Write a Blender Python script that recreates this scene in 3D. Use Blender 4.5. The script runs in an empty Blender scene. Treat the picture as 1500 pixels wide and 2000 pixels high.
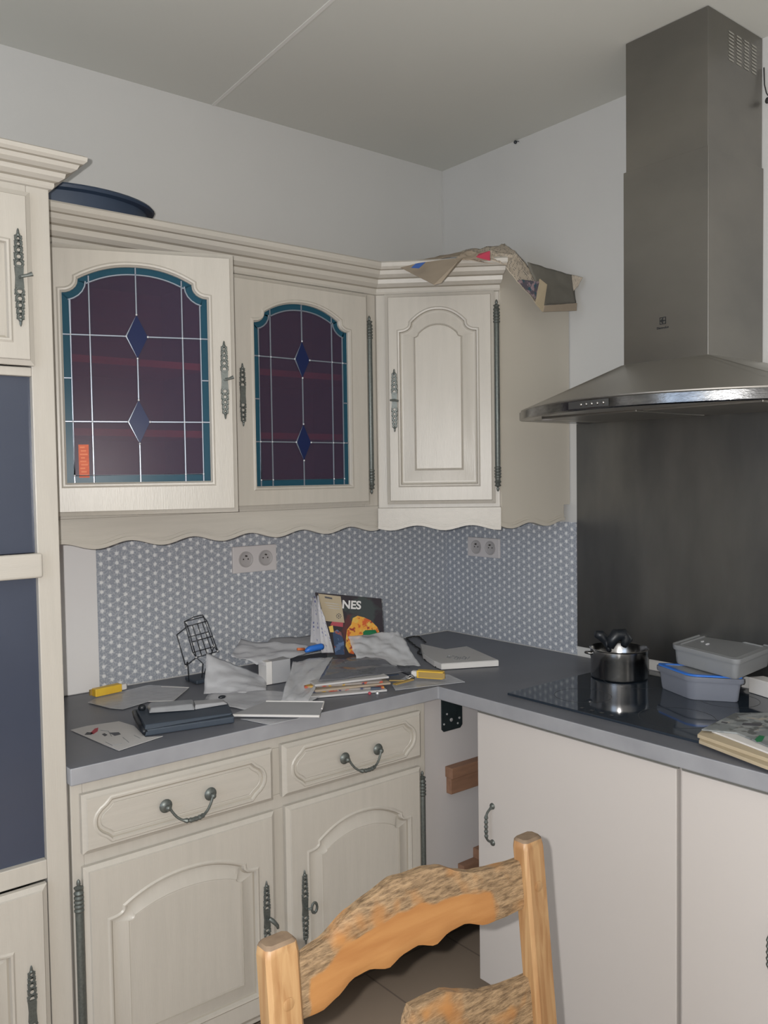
import bpy, bmesh, math, random
from mathutils import Vector, Matrix, noise
from math import pi, sin, cos, radians, sqrt
random.seed(7)
S = bpy.context.scene
COL = S.collection
# ------------------------------------------------------------------ camera, light, exposure
CAM = Vector((-2.2543, -2.4009, 1.4996))
YAW, PITCH, ROLL, FPX = 0.681821, -0.042736, -0.014414, 1679.17
_f = Vector((sin(YAW)*cos(PITCH), cos(YAW)*cos(PITCH), sin(PITCH)))
_r = Vector((cos(YAW), -sin(YAW), 0)); _u = _r.cross(_f)
_rx = _r*cos(ROLL)+_u*sin(ROLL); _ux = _u*cos(ROLL)-_r*sin(ROLL)
cd = bpy.data.cameras.new('camera'); cam = bpy.data.objects.new('camera', cd); COL.objects.link(cam)
cam.matrix_world = Matrix(((_rx.x, _ux.x, -_f.x, CAM.x), (_rx.y, _ux.y, -_f.y, CAM.y), (_rx.z, _ux.z, -_f.z, CAM.z), (0, 0, 0, 1)))
cd.sensor_fit = 'VERTICAL'; cd.sensor_height = 36; cd.sensor_width = 36; cd.lens = FPX/2000*36; cd.clip_start = 0.02
S.camera = cam
S.view_settings.view_transform = 'Standard'; S.view_settings.look = 'None'
S.view_settings.gamma = 1; S.view_settings.use_curve_mapping = False
S.view_settings.exposure = 0.0
W = bpy.data.worlds.new('world'); S.world = W; W.use_nodes = True
W.node_tree.nodes['Background'].inputs[0].default_value = (0.62, 0.75, 1.0, 1)
W.node_tree.nodes['Background'].inputs[1].default_value = 0.9
def light(name, kind, loc, energy, color, **kw):
    l = bpy.data.lights.new(name, kind); l.energy = energy; l.color = color
    for k, v in kw.items(): setattr(l, k, v)
    o = bpy.data.objects.new(name, l); COL.objects.link(o); o.location = loc
    return o
# the phone's flash beside the lens, an added fill light behind the camera, daylight through the window
light('phone_flash', 'POINT', CAM - _r*0.034 + _u*0.018, 114.0, (1.0, 0.98, 0.955), shadow_soft_size=0.006)
light('fill_light', 'POINT', (-1.0, -3.3, 2.28), 3.0, (1.0, 0.95, 0.88), shadow_soft_size=0.12)
win_l = light('window_daylight', 'AREA', (-3.74, -1.9, 1.55), 12.0, (0.6, 0.77, 1.0), shape='RECTANGLE', size=1.1, size_y=1.2)
win_l.rotation_euler = (0, -pi/2, 0)

# ------------------------------------------------------------------ materials
def mat(name, color, rough=0.5, metal=0.0, var=0.0, scale=8.0, bump=0.0, bscale=60.0, stretch=(1, 1, 1), color2=None, spec=0.5, coat=0.0):
    m = bpy.data.materials.new(name); m.use_nodes = True
    n = m.node_tree.nodes; L = m.node_tree.links; b = n['Principled BSDF']
    b.inputs['Base Color'].default_value = (*color, 1); b.inputs['Roughness'].default_value = rough
    b.inputs['Metallic'].default_value = metal; b.inputs['Specular IOR Level'].default_value = spec
    b.inputs['Coat Weight'].default_value = coat
    tc = n.new('ShaderNodeTexCoord'); mp = n.new('ShaderNodeMapping'); mp.inputs['Scale'].default_value = stretch
    L.new(tc.outputs['Object'], mp.inputs['Vector'])
    if var or color2:
        t = n.new('ShaderNodeTexNoise'); t.inputs['Scale'].default_value = scale; t.inputs['Detail'].default_value = 6
        L.new(mp.outputs[0], t.inputs['Vector'])
        r = n.new('ShaderNodeMapRange'); r.inputs[1].default_value = 0.3; r.inputs[2].default_value = 0.7
        L.new(t.outputs[0], r.inputs[0])
        x = n.new('ShaderNodeMix'); x.data_type = 'RGBA'
        c2 = color2 or tuple(c*(1-var) for c in color)
        x.inputs[6].default_value = (*color, 1); x.inputs[7].default_value = (*c2, 1)
        L.new(r.outputs[0], x.inputs[0]); L.new(x.outputs[2], b.inputs['Base Color'])
    if bump:
        t2 = n.new('ShaderNodeTexNoise'); t2.inputs['Scale'].default_value = bscale; t2.inputs['Detail'].default_value = 5
        L.new(mp.outputs[0], t2.inputs['Vector'])
        bp = n.new('ShaderNodeBump'); bp.inputs['Strength'].default_value = bump; bp.inputs['Distance'].default_value = 0.002
        L.new(t2.outputs[0], bp.inputs['Height']); L.new(bp.outputs[0], b.inputs['Normal'])
    return m
M = {}
M['wall'] = mat('wall_paint', (0.545, 0.54, 0.525), 0.7, var=0.04, scale=2.5, bump=0.12, bscale=120)
M['ceil'] = mat('ceiling_paint', (0.60, 0.60, 0.56), 0.85, var=0.04, scale=1.5)
M['cream'] = mat('cream_painted_wood', (0.46, 0.43, 0.382), 0.34, var=0.06, scale=7, bump=0.14, bscale=45, stretch=(9, 9, 0.8), spec=0.38)
M['creamh'] = mat('cream_painted_rail', (0.46, 0.43, 0.382), 0.36, var=0.07, scale=7, bump=0.18, bscale=45, stretch=(0.8, 9, 12))
M['darkline'] = mat('dark_cream_line', (0.34, 0.31, 0.26), 0.5)  # darker cream for groove rings and cornice step undersides
M['white'] = mat('white_melamine', (0.56, 0.525, 0.50), 0.5, var=0.02, scale=2)
M['panelgrey'] = mat('grey_white_board', (0.50, 0.475, 0.47), 0.55, var=0.03, scale=2)
M['endpanel'] = mat('beige_end_board', (0.54, 0.50, 0.43), 0.5, var=0.03, scale=3)
M['redwood'] = mat('dark_red_wood', (0.28, 0.055, 0.035), 0.45, color2=(0.18, 0.035, 0.025), scale=5, stretch=(2, 2, 12))
M['shelfred'] = mat('shelf_edge_red', (0.85, 0.14, 0.09), 0.5, var=.2)
M['pewter'] = mat('pewter_hardware', (0.15, 0.165, 0.155), 0.45, metal=0.6, var=0.3, scale=200)
M['worktop'] = mat('grey_slate_laminate', (0.15, 0.156, 0.178), 0.42, color2=(0.118, 0.124, 0.143), scale=5, bump=0.05, bscale=150)
M['worktop_edge'] = mat('pale_grey_laminate_edge', (0.31, 0.315, 0.335), 0.5, color2=(0.25, 0.255, 0.275), scale=12)
M['blackglass'] = mat('black_ceramic_glass', (0.022, 0.03, 0.042), 0.06, spec=0.6)
M['steel'] = mat('brushed_steel', (0.37, 0.36, 0.335), 0.36, metal=1.0, color2=(0.13, 0.135, 0.14), scale=2.0, stretch=(1.5, 1.5, 0.5), bump=0.03, bscale=300)  # dark second tone paints patchy reflections into the steel colour
M['steel_hood'] = mat('satin_hood_steel', (0.36, 0.34, 0.305), 0.38, metal=1.0, color2=(0.21, 0.205, 0.195), scale=2.2, stretch=(0.6, 0.6, 1), bump=0.02, bscale=300)  # chimney reflections put into the base colour as darker patches
M['canopy'] = mat('satin_canopy_steel', (0.50, 0.485, 0.45), 0.45, metal=1.0, color2=(0.42, 0.405, 0.38), scale=3, stretch=(0.6, 0.6, 1), bump=0.02, bscale=300)
M['whiteboard'] = mat('white_wall_board', (0.76, 0.745, 0.74), 0.5, var=0.02, scale=3)
M['strip_grey'] = mat('dark_grey_strip', (0.13, 0.13, 0.115), 0.6)
M['steel_edge'] = mat('polished_hood_rim', (0.30, 0.30, 0.30), 0.2, metal=1.0, color2=(0.12, 0.12, 0.125), scale=9, stretch=(1, 2, 6), bump=0.12, bscale=60)
M['chrome'] = mat('pan_steel', (0.52, 0.51, 0.50), 0.2, metal=1.0, color2=(0.3, 0.3, 0.3), scale=6)
M['darkgap'] = mat('dark_filter', (0.1, 0.1, 0.1), 0.5, metal=0.6)
M['slot'] = mat('vent_slot', (0.36, 0.35, 0.31), 0.7)
M['black'] = mat('black_plastic', (0.012, 0.015, 0.02), 0.4)
M['navy'] = mat('navy_enamel', (0.03, 0.048, 0.085), 0.45, var=0.2, scale=10)
M['darkblue'] = mat('dark_blue_case', (0.045, 0.06, 0.082), 0.55, var=0.15, scale=20)
M['niche'] = mat('dark_oven_panel', (0.045, 0.055, 0.085), 0.25, var=0.2, scale=2, spec=0.7)
M['socket'] = mat('white_socket_plastic', (0.62, 0.59, 0.59), 0.4)
M['socket_in'] = mat('grey_socket_well', (0.42, 0.40, 0.40), 0.5)
M['brass'] = mat('socket_pin', (0.05, 0.045, 0.04), 0.4, metal=0.5)
M['bracket'] = mat('dark_zinc_plate', (0.035, 0.05, 0.055), 0.4, metal=0.5, var=0.3, scale=40)
M['screw'] = mat('bright_screw', (0.7, 0.7, 0.7), 0.3, metal=0.6)
M['ledge'] = mat('raw_brown_wood', (0.26, 0.14, 0.085), 0.7, var=0.25, scale=12, stretch=(1, 6, 6))
M['yellow'] = mat('yellow_plastic', (0.78, 0.52, 0.05), 0.4, color2=(0.70, 0.42, 0.04), scale=25)
M['ochre'] = mat('ochre_plastic', (0.36, 0.24, 0.07), 0.5)
M['paper'] = mat('white_paper', (0.52, 0.51, 0.505), 0.7, var=0.05, scale=10)
M['paper2'] = mat('grey_paper', (0.40, 0.40, 0.415), 0.55, color2=(0.33, 0.335, 0.35), scale=9)
M['paperw'] = mat('bright_paper', (0.68, 0.66, 0.64), 0.7, var=0.05, scale=10)
M['ink'] = mat('dark_ink', (0.07, 0.07, 0.08), 0.7)
M['redink'] = mat('red_ink', (0.40, 0.06, 0.08), 0.7)
M['pink'] = mat('pink_print', (0.55, 0.06, 0.11), 0.6)
M['blueink'] = mat('blue_print', (0.05, 0.13, 0.42), 0.6)
M['green'] = mat('green_print', (0.02, 0.17, 0.07), 0.5)
M['orange'] = mat('orange_print', (0.62, 0.16, 0.05), 0.6)
M['blueplastic'] = mat('blue_plastic', (0.03, 0.17, 0.62), 0.35)
M['wire'] = mat('dark_wire', (0.05, 0.055, 0.065), 0.35, metal=0.6)
M['silver'] = mat('dull_silver', (0.33, 0.34, 0.36), 0.35, metal=0.3, var=0.2, scale=30)
M['cord'] = mat('black_cord', (0.02, 0.02, 0.02), 0.6)
M['lead'] = mat('lead_strip', (0.24, 0.27, 0.32), 0.35, metal=0.5)
M['solder'] = mat('solder_dot', (0.7, 0.72, 0.75), 0.3, metal=0.5)
M['sticker'] = mat('orange_sticker', (0.60, 0.12, 0.045), 0.6, color2=(0.50, 0.085, 0.035), scale=60, stretch=(0.3, 1, 3))
M['stickermark'] = mat('sticker_marks', (0.68, 0.2, 0.09), 0.6)
M['plaster'] = mat('exterior_ground', (0.3, 0.3, 0.3), 0.9)

def glassy(name, tint, alpha, rough=0.15, diff=None, bump=0.0, spec=0.5):
    """tinted see-through sheet: transparent filter mixed with a thin diffuse/gloss film"""
    m = bpy.data.materials.new(name); m.use_nodes = True
    n = m.node_tree.nodes; L = m.node_tree.links; b = n['Principled BSDF']; out = n['Material Output']
    b.inputs['Base Color'].default_value = (*(diff or tint), 1); b.inputs['Roughness'].default_value = rough; b.inputs['Specular IOR Level'].default_value = spec
    tr = n.new('ShaderNodeBsdfTransparent'); tr.inputs[0].default_value = (*tint, 1)
    mx = n.new('ShaderNodeMixShader'); mx.inputs[0].default_value = alpha
    L.new(tr.outputs[0], mx.inputs[1]); L.new(b.outputs[0], mx.inputs[2]); L.new(mx.outputs[0], out.inputs[0])
    if bump:
        tc = n.new('ShaderNodeTexCoord'); t = n.new('ShaderNodeTexNoise'); t.inputs['Scale'].default_value = 22; t.inputs['Detail'].default_value = 4
        L.new(tc.outputs['Object'], t.inputs['Vector']); bp = n.new('ShaderNodeBump'); bp.inputs['Strength'].default_value = bump; bp.inputs['Distance'].default_value = 0.005
        L.new(t.outputs[0], bp.inputs['Height']); L.new(bp.outputs[0], b.inputs['Normal'])
    return m
M['g_violet'] = glassy('plum_glass', (0.88, 0.62, 0.68), 0.48, 0.3, (0.065, 0.056, 0.092), 0.012, 0.12)
M['g_teal'] = glassy('teal_glass', (0.1, 0.3, 0.4), 0.7, 0.3, (0.02, 0.085, 0.13), 0.012, 0.15)
M['g_navy'] = glassy('navy_glass', (0.05, 0.08, 0.25), 0.88, 0.3, (0.012, 0.02, 0.075), 0.012, 0.15)
M['polybag'] = glassy('clear_plastic_film', (0.97, 0.98, 0.98), 0.42, 0.12, (0.78, 0.78, 0.80), 0.6)
M['polybag_dark'] = glassy('grey_plastic_film', (0.8, 0.8, 0.85), 0.7, 0.15, (0.20, 0.205, 0.225), 0.6)
M['polysheet'] = glassy('milky_plastic_film', (0.9, 0.92, 0.95), 0.62, 0.18, (0.66, 0.665, 0.69), 0.5)
M['tub'] = glassy('frosted_tub_plastic', (0.85, 0.88, 0.92), 0.72, 0.3, (0.36, 0.37, 0.38))
M['tub2'] = glassy('blue_grey_tub_plastic', (0.8, 0.86, 0.95), 0.82, 0.3, (0.225, 0.24, 0.285))
M['pane'] = glassy('window_pane', (0.98, 0.98, 0.98), 0.06, 0.02, (0.9, 0.9, 0.9))

def wallpaper_mat(axis):
    m = bpy.data.materials.new('star_dot_wallpaper_'+axis); m.use_nodes = True
    n = m.node_tree.nodes; L = m.node_tree.links; b = n['Principled BSDF']; b.inputs['Roughness'].default_value = 0.6
    tc = n.new('ShaderNodeTexCoord'); sx = n.new('ShaderNodeSeparateXYZ'); L.new(tc.outputs['Object'], sx.inputs[0])
    U = sx.outputs['X' if axis == 'x' else 'Y']; V = sx.outputs['Z']
    def mth(op, a, c=None, d=None):
        k = n.new('ShaderNodeMath'); k.operation = op
        for i, v in enumerate((a, c, d)):
            if v is None: continue
            if isinstance(v, (int, float)): k.inputs[i].default_value = v
            else: L.new(v, k.inputs[i])
        return k.outputs[0]
    A = 0.0268; Cc = A*sqrt(3)/2
    def cellsd(ou, ov):
        u = mth('SUBTRACT', mth('WRAP', mth('ADD', U, ou), Cc, -Cc), 0.0)
        v = mth('WRAP', mth('ADD', V, ov), A/2, -A/2)
        return u, v
    ds = []; angs = []
    for ou, ov in ((0, 0), (Cc, A/2)):
        u, v = cellsd(ou, ov)
        ds.append((mth('SQRT', mth('ADD', mth('MULTIPLY', u, u), mth('MULTIPLY', v, v))), u, v))
    d0, d1 = ds[0][0], ds[1][0]
    d = mth('MINIMUM', d0, d1)
    sel = mth('LESS_THAN', d1, d0)
    def pick(i): # choose nearest lattice point's local u or v
        return mth('ADD', mth('MULTIPLY', ds[1][i], sel), mth('MULTIPLY', ds[0][i], mth('SUBTRACT', 1.0, sel)))
    ang = mth('ARCTAN2', pick(2), pick(1))
    pet = mth('ABSOLUTE', mth('SINE', mth('MULTIPLY', ang, 3.0)))       # petals
    core = mth('SMOOTH_MIN', 1.0, mth('MULTIPLY', mth('MAXIMUM', mth('SUBTRACT', 0.0072, d), 0.0), 230.0), 0.1)
    petm = mth('MULTIPLY', mth('LESS_THAN', d, mth('ADD', 0.0052, mth('MULTIPLY', pet, 0.0062))), mth('GREATER_THAN', pet, 0.7))
    # thin lines between flowers
    def line(cx, cy):
        q = mth('ADD', mth('MULTIPLY', U, cx), mth('MULTIPLY', V, cy))
        w = mth('WRAP', q, Cc/2, -Cc/2)
        return mth('LESS_THAN', mth('ABSOLUTE', w), 0.0011)
    ln = mth('MAXIMUM', mth('MAXIMUM', line(1, 0), line(0.5, sqrt(3)/2)), line(0.5, -sqrt(3)/2))
    ns = n.new('ShaderNodeTexNoise'); ns.inputs['Scale'].default_value = 230; ns.inputs['Detail'].default_value = 2; L.new(tc.outputs['Object'], ns.inputs['Vector'])
    sp = mth('MULTIPLY', mth('SUBTRACT', ns.outputs[0], 0.5), 1.5)
    fac = mth('ADD', mth('ADD', mth('MULTIPLY', core, 0.95), mth('MULTIPLY', petm, 0.12)), mth('ADD', mth('MULTIPLY', ln, 0.07), sp))
    fac = mth('MINIMUM', mth('MAXIMUM', mth('ADD', fac, 0.05), 0.0), 1.0)
    x = n.new('ShaderNodeMix'); x.data_type = 'RGBA'
    x.inputs[6].default_value = (0.30, 0.325, 0.375, 1); x.inputs[7].default_value = (0.76, 0.77, 0.78, 1)
    L.new(fac, x.inputs[0]); L.new(x.outputs[2], b.inputs['Base Color'])
    return m

def tile_mat():
    m = bpy.data.materials.new('brown_floor_tiles'); m.use_nodes = True
    n = m.node_tree.nodes; L = m.node_tree.links; b = n['Principled BSDF']; b.inputs['Roughness'].default_value = 0.45
    tc = n.new('ShaderNodeTexCoord'); mp = n.new('ShaderNodeMapping'); mp.inputs['Location'].default_value = (0.06, 0.06, 0)
    L.new(tc.outputs['Object'], mp.inputs[0])
    br = n.new('ShaderNodeTexBrick'); br.offset = 0; br.squash = 1
    br.inputs['Color1'].default_value = (0.36, 0.28, 0.215, 1); br.inputs['Color2'].default_value = (0.32, 0.25, 0.19, 1)
    br.inputs['Mortar'].default_value = (0.2, 0.155, 0.125, 1); br.inputs['Scale'].default_value = 1
    br.inputs['Brick Width'].default_value = 0.33; br.inputs['Row Height'].default_value = 0.33; br.inputs['Mortar Size'].default_value = 0.003
    L.new(mp.outputs[0], br.inputs['Vector']); L.new(br.outputs[0], b.inputs['Base Color'])
    return m

def wood_mat(name, c1, c2, worn, stretch, wornmask=False):
    m = bpy.data.materials.new(name); m.use_nodes = True
    n = m.node_tree.nodes; L = m.node_tree.links; b = n['Principled BSDF']; b.inputs['Roughness'].default_value = 0.5
    tc = n.new('ShaderNodeTexCoord'); mp = n.new('ShaderNodeMapping'); mp.inputs['Scale'].default_value = stretch; L.new(tc.outputs['Object'], mp.inputs[0])
    t = n.new('ShaderNodeTexNoise'); t.inputs['Scale'].default_value = 9; t.inputs['Detail'].default_value = 8; t.inputs['Distortion'].default_value = 0.6; L.new(mp.outputs[0], t.inputs['Vector'])
    r = n.new('ShaderNodeMapRange'); r.inputs[1].default_value = 0.35; r.inputs[2].default_value = 0.65; L.new(t.outputs[0], r.inputs[0])
    x = n.new('ShaderNodeMix'); x.data_type = 'RGBA'; x.inputs[6].default_value = (*c1, 1); x.inputs[7].default_value = (*c2, 1); L.new(r.outputs[0], x.inputs[0])
    # worn, pale and pitted zones: stored on the mesh as 'worn'
    a = n.new('ShaderNodeAttribute'); a.attribute_name = 'worn'
    w1 = n.new('ShaderNodeTexNoise'); w1.inputs['Scale'].default_value = 105; w1.inputs['Detail'].default_value = 8; w1.inputs['Roughness'].default_value = 0.7
    mp2 = n.new('ShaderNodeMapping'); mp2.inputs['Scale'].default_value = tuple(0.25+0.3*s for s in stretch); L.new(tc.outputs['Object'], mp2.inputs[0]); L.new(mp2.outputs[0], w1.inputs['Vector'])
    cr = n.new('ShaderNodeValToRGB'); e = cr.color_ramp; e.elements[0].position = 0.36; e.elements[0].color = (*worn[0], 1); e.elements[1].position = 0.62; e.elements[1].color = (*worn[1], 1)
    L.new(w1.outputs[0], cr.inputs[0])
    w2 = n.new('ShaderNodeTexNoise'); w2.inputs['Scale'].default_value = 18; L.new(tc.outputs['Object'], w2.inputs['Vector'])
    ad = n.new('ShaderNodeMath'); ad.operation = 'ADD'; L.new(a.outputs['Fac'], ad.inputs[0]); L.new(w2.outputs[0], ad.inputs[1])
    mr = n.new('ShaderNodeMapRange'); mr.inputs[1].default_value = 0.88; mr.inputs[2].default_value = 1.06; L.new(ad.outputs[0], mr.inputs[0])
    y = n.new('ShaderNodeMix'); y.data_type = 'RGBA'; L.new(mr.outputs[0], y.inputs[0]); L.new(x.outputs[2], y.inputs[6]); L.new(cr.outputs[0], y.inputs[7])
    L.new(y.outputs[2], b.inputs['Base Color'])
    bp = n.new('ShaderNodeBump'); bp.inputs['Distance'].default_value = 0.004
    ml = n.new('ShaderNodeMath'); ml.operation = 'MULTIPLY'; L.new(mr.outputs[0], ml.inputs[0]); ml.inputs[1].default_value = 0.7
    ml2 = n.new('ShaderNodeMath'); ml2.operation = 'ADD'; L.new(ml.outputs[0], ml2.inputs[0]); ml2.inputs[1].default_value = 0.08
    L.new(ml2.outputs[0], bp.inputs['Strength']); L.new(w1.outputs[0], bp.inputs['Height']); L.new(bp.outputs[0], b.inputs['Normal'])
    return m
WORN = ((0.115, 0.07, 0.035), (0.33, 0.22, 0.12))
M['chair_v'] = wood_mat('orange_pine_upright', (0.335, 0.205, 0.095), (0.24, 0.122, 0.048), WORN, (11, 11, 0.6))
M['chair_h'] = wood_mat('orange_pine_slat', (0.34, 0.165, 0.055), (0.285, 0.125, 0.038), WORN, (0.6, 6, 6))
M['chair_end'] = mat('end_grain', (0.12, 0.08, 0.05), 0.8, color2=(0.17, 0.118, 0.075), scale=60)
M['rush'] = mat('woven_rush', (0.45, 0.33, 0.17), 0.8, var=0.4, scale=60, stretch=(1, 8, 1))

def print_mat(name, paper, ink, sx, sz, dens=0.5, axis_map=('X', 'Z')):
    """rows of illegible print on paper"""
    m = bpy.data.materials.new(name); m.use_nodes = True
    n = m.node_tree.nodes; L = m.node_tree.links; b = n['Principled BSDF']; b.inputs['Roughness'].default_value = 0.7
    uv = n.new('ShaderNodeUVMap'); uv.uv_map = 'UVMap'; s = n.new('ShaderNodeSeparateXYZ'); L.new(uv.outputs[0], s.inputs[0])
    wv = n.new('ShaderNodeMath'); wv.operation = 'MULTIPLY'; L.new(s.outputs['Y'], wv.inputs[0]); wv.inputs[1].default_value = sz
    fr = n.new('ShaderNodeMath'); fr.operation = 'FRACT'; L.new(wv.outputs[0], fr.inputs[0])
    gt = n.new('ShaderNodeMath'); gt.operation = 'GREATER_THAN'; L.new(fr.outputs[0], gt.inputs[0]); gt.inputs[1].default_value = 0.5
    mp = n.new('ShaderNodeMapping'); mp.inputs['Scale'].default_value = (sx, sz*0.3, 1); L.new(uv.outputs[0], mp.inputs[0])
    t = n.new('ShaderNodeTexNoise'); t.inputs['Scale'].default_value = 1; t.inputs['Detail'].default_value = 3; L.new(mp.outputs[0], t.inputs[0])
    g2 = n.new('ShaderNodeMath'); g2.operation = 'LESS_THAN'; L.new(t.outputs[0], g2.inputs[0]); g2.inputs[1].default_value = dens
    mu = n.new('ShaderNodeMath'); mu.operation = 'MULTIPLY'; L.new(gt.outputs[0], mu.inputs[0]); L.new(g2.outputs[0], mu.inputs[1])
    x = n.new('ShaderNodeMix'); x.data_type = 'RGBA'; x.inputs[6].default_value = (*paper, 1); x.inputs[7].default_value = (*ink, 1)
    L.new(mu.outputs[0], x.inputs[0]); L.new(x.outputs[2], b.inputs['Base Color'])
    return m
M['news'] = print_mat('newsprint', (0.50, 0.43, 0.345), (0.20, 0.18, 0.16), 26, 13, 0.47)
M['news_plain'] = mat('newsprint_back', (0.38, 0.31, 0.235), 0.8, var=0.12, scale=14)
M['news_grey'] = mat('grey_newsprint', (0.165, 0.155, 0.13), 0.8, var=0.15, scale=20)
M['news_cream'] = mat('cream_newsprint', (0.46, 0.38, 0.26), 0.8, var=0.1, scale=14)
M['mag_print'] = print_mat('magazine_print', (0.55, 0.54, 0.56), (0.12, 0.13, 0.3), 5, 12, 0.4)

def blotch_mat(name, base, spots, scale=18):
    """printed picture: colour patches from thresholded noise"""
    m = bpy.data.materials.new(name); m.use_nodes = True
    n = m.node_tree.nodes; L = m.node_tree.links; b = n['Principled BSDF']; b.inputs['Roughness'].default_value = 0.35
    tc = n.new('ShaderNodeTexCoord'); prev = None; b.inputs['Roughness'].default_value = 0.55; b.inputs['Specular IOR Level'].default_value = 0.25
    for i, (c, th) in enumerate(spots):
        t = n.new('ShaderNodeTexNoise'); t.inputs['Scale'].default_value = scale*(1+0.2*i); t.inputs['Detail'].default_value = 3
        mp = n.new('ShaderNodeMapping'); mp.inputs['Location'].default_value = (3.1*i, 1.7*i, 5.3*i); L.new(tc.outputs['Object'], mp.inputs[0]); L.new(mp.outputs[0], t.inputs[0])
        g = n.new('ShaderNodeMapRange'); g.inputs[1].default_value = th; g.inputs[2].default_value = th+0.05; L.new(t.outputs[0], g.inputs[0])
        x = n.new('ShaderNodeMix'); x.data_type = 'RGBA'; x.inputs[6].default_value = (*base, 1); x.inputs[7].default_value = (*c, 1)
        if prev: L.new(prev, x.inputs[6])
        L.new(g.outputs[0], x.inputs[0]); prev = x.outputs[2]
    L.new(prev, b.inputs['Base Color'])
    return m
M['cover_dark'] = blotch_mat('dark_cover_print', (0.022, 0.016, 0.022), [((0.085, 0.02, 0.02), 0.5), ((0.035, 0.045, 0.045), 0.56)], 9)
M['cover_fire'] = blotch_mat('fire_print', (0.55, 0.10, 0.02), [((0.70, 0.32, 0.04), 0.42), ((0.65, 0.42, 0.08), 0.52), ((0.30, 0.03, 0.02), 0.6)], 34)
M['cover_blue'] = blotch_mat('blue_figure_print', (0.03, 0.06, 0.13), [((0.1, 0.16, 0.3), 0.5), ((0.3, 0.08, 0.06), 0.62)], 40)
M['mix_print'] = blotch_mat('colour_catalogue_print', (0.30, 0.27, 0.25), [((0.45, 0.1, 0.06), 0.55), ((0.55, 0.33, 0.05), 0.58), ((0.05, 0.06, 0.12), 0.6)], 26)
M['photo_print'] = blotch_mat('grey_green_photo_print', (0.19, 0.205, 0.21), [((0.27, 0.285, 0.285), 0.45), ((0.11, 0.115, 0.115), 0.58), ((0.34, 0.32, 0.28), 0.6)], 22)
M['news_photo'] = blotch_mat('newspaper_photo', (0.10, 0.09, 0.11), [((0.30, 0.22, 0.24), 0.5), ((0.04, 0.09, 0.12), 0.56)], 50)

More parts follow.
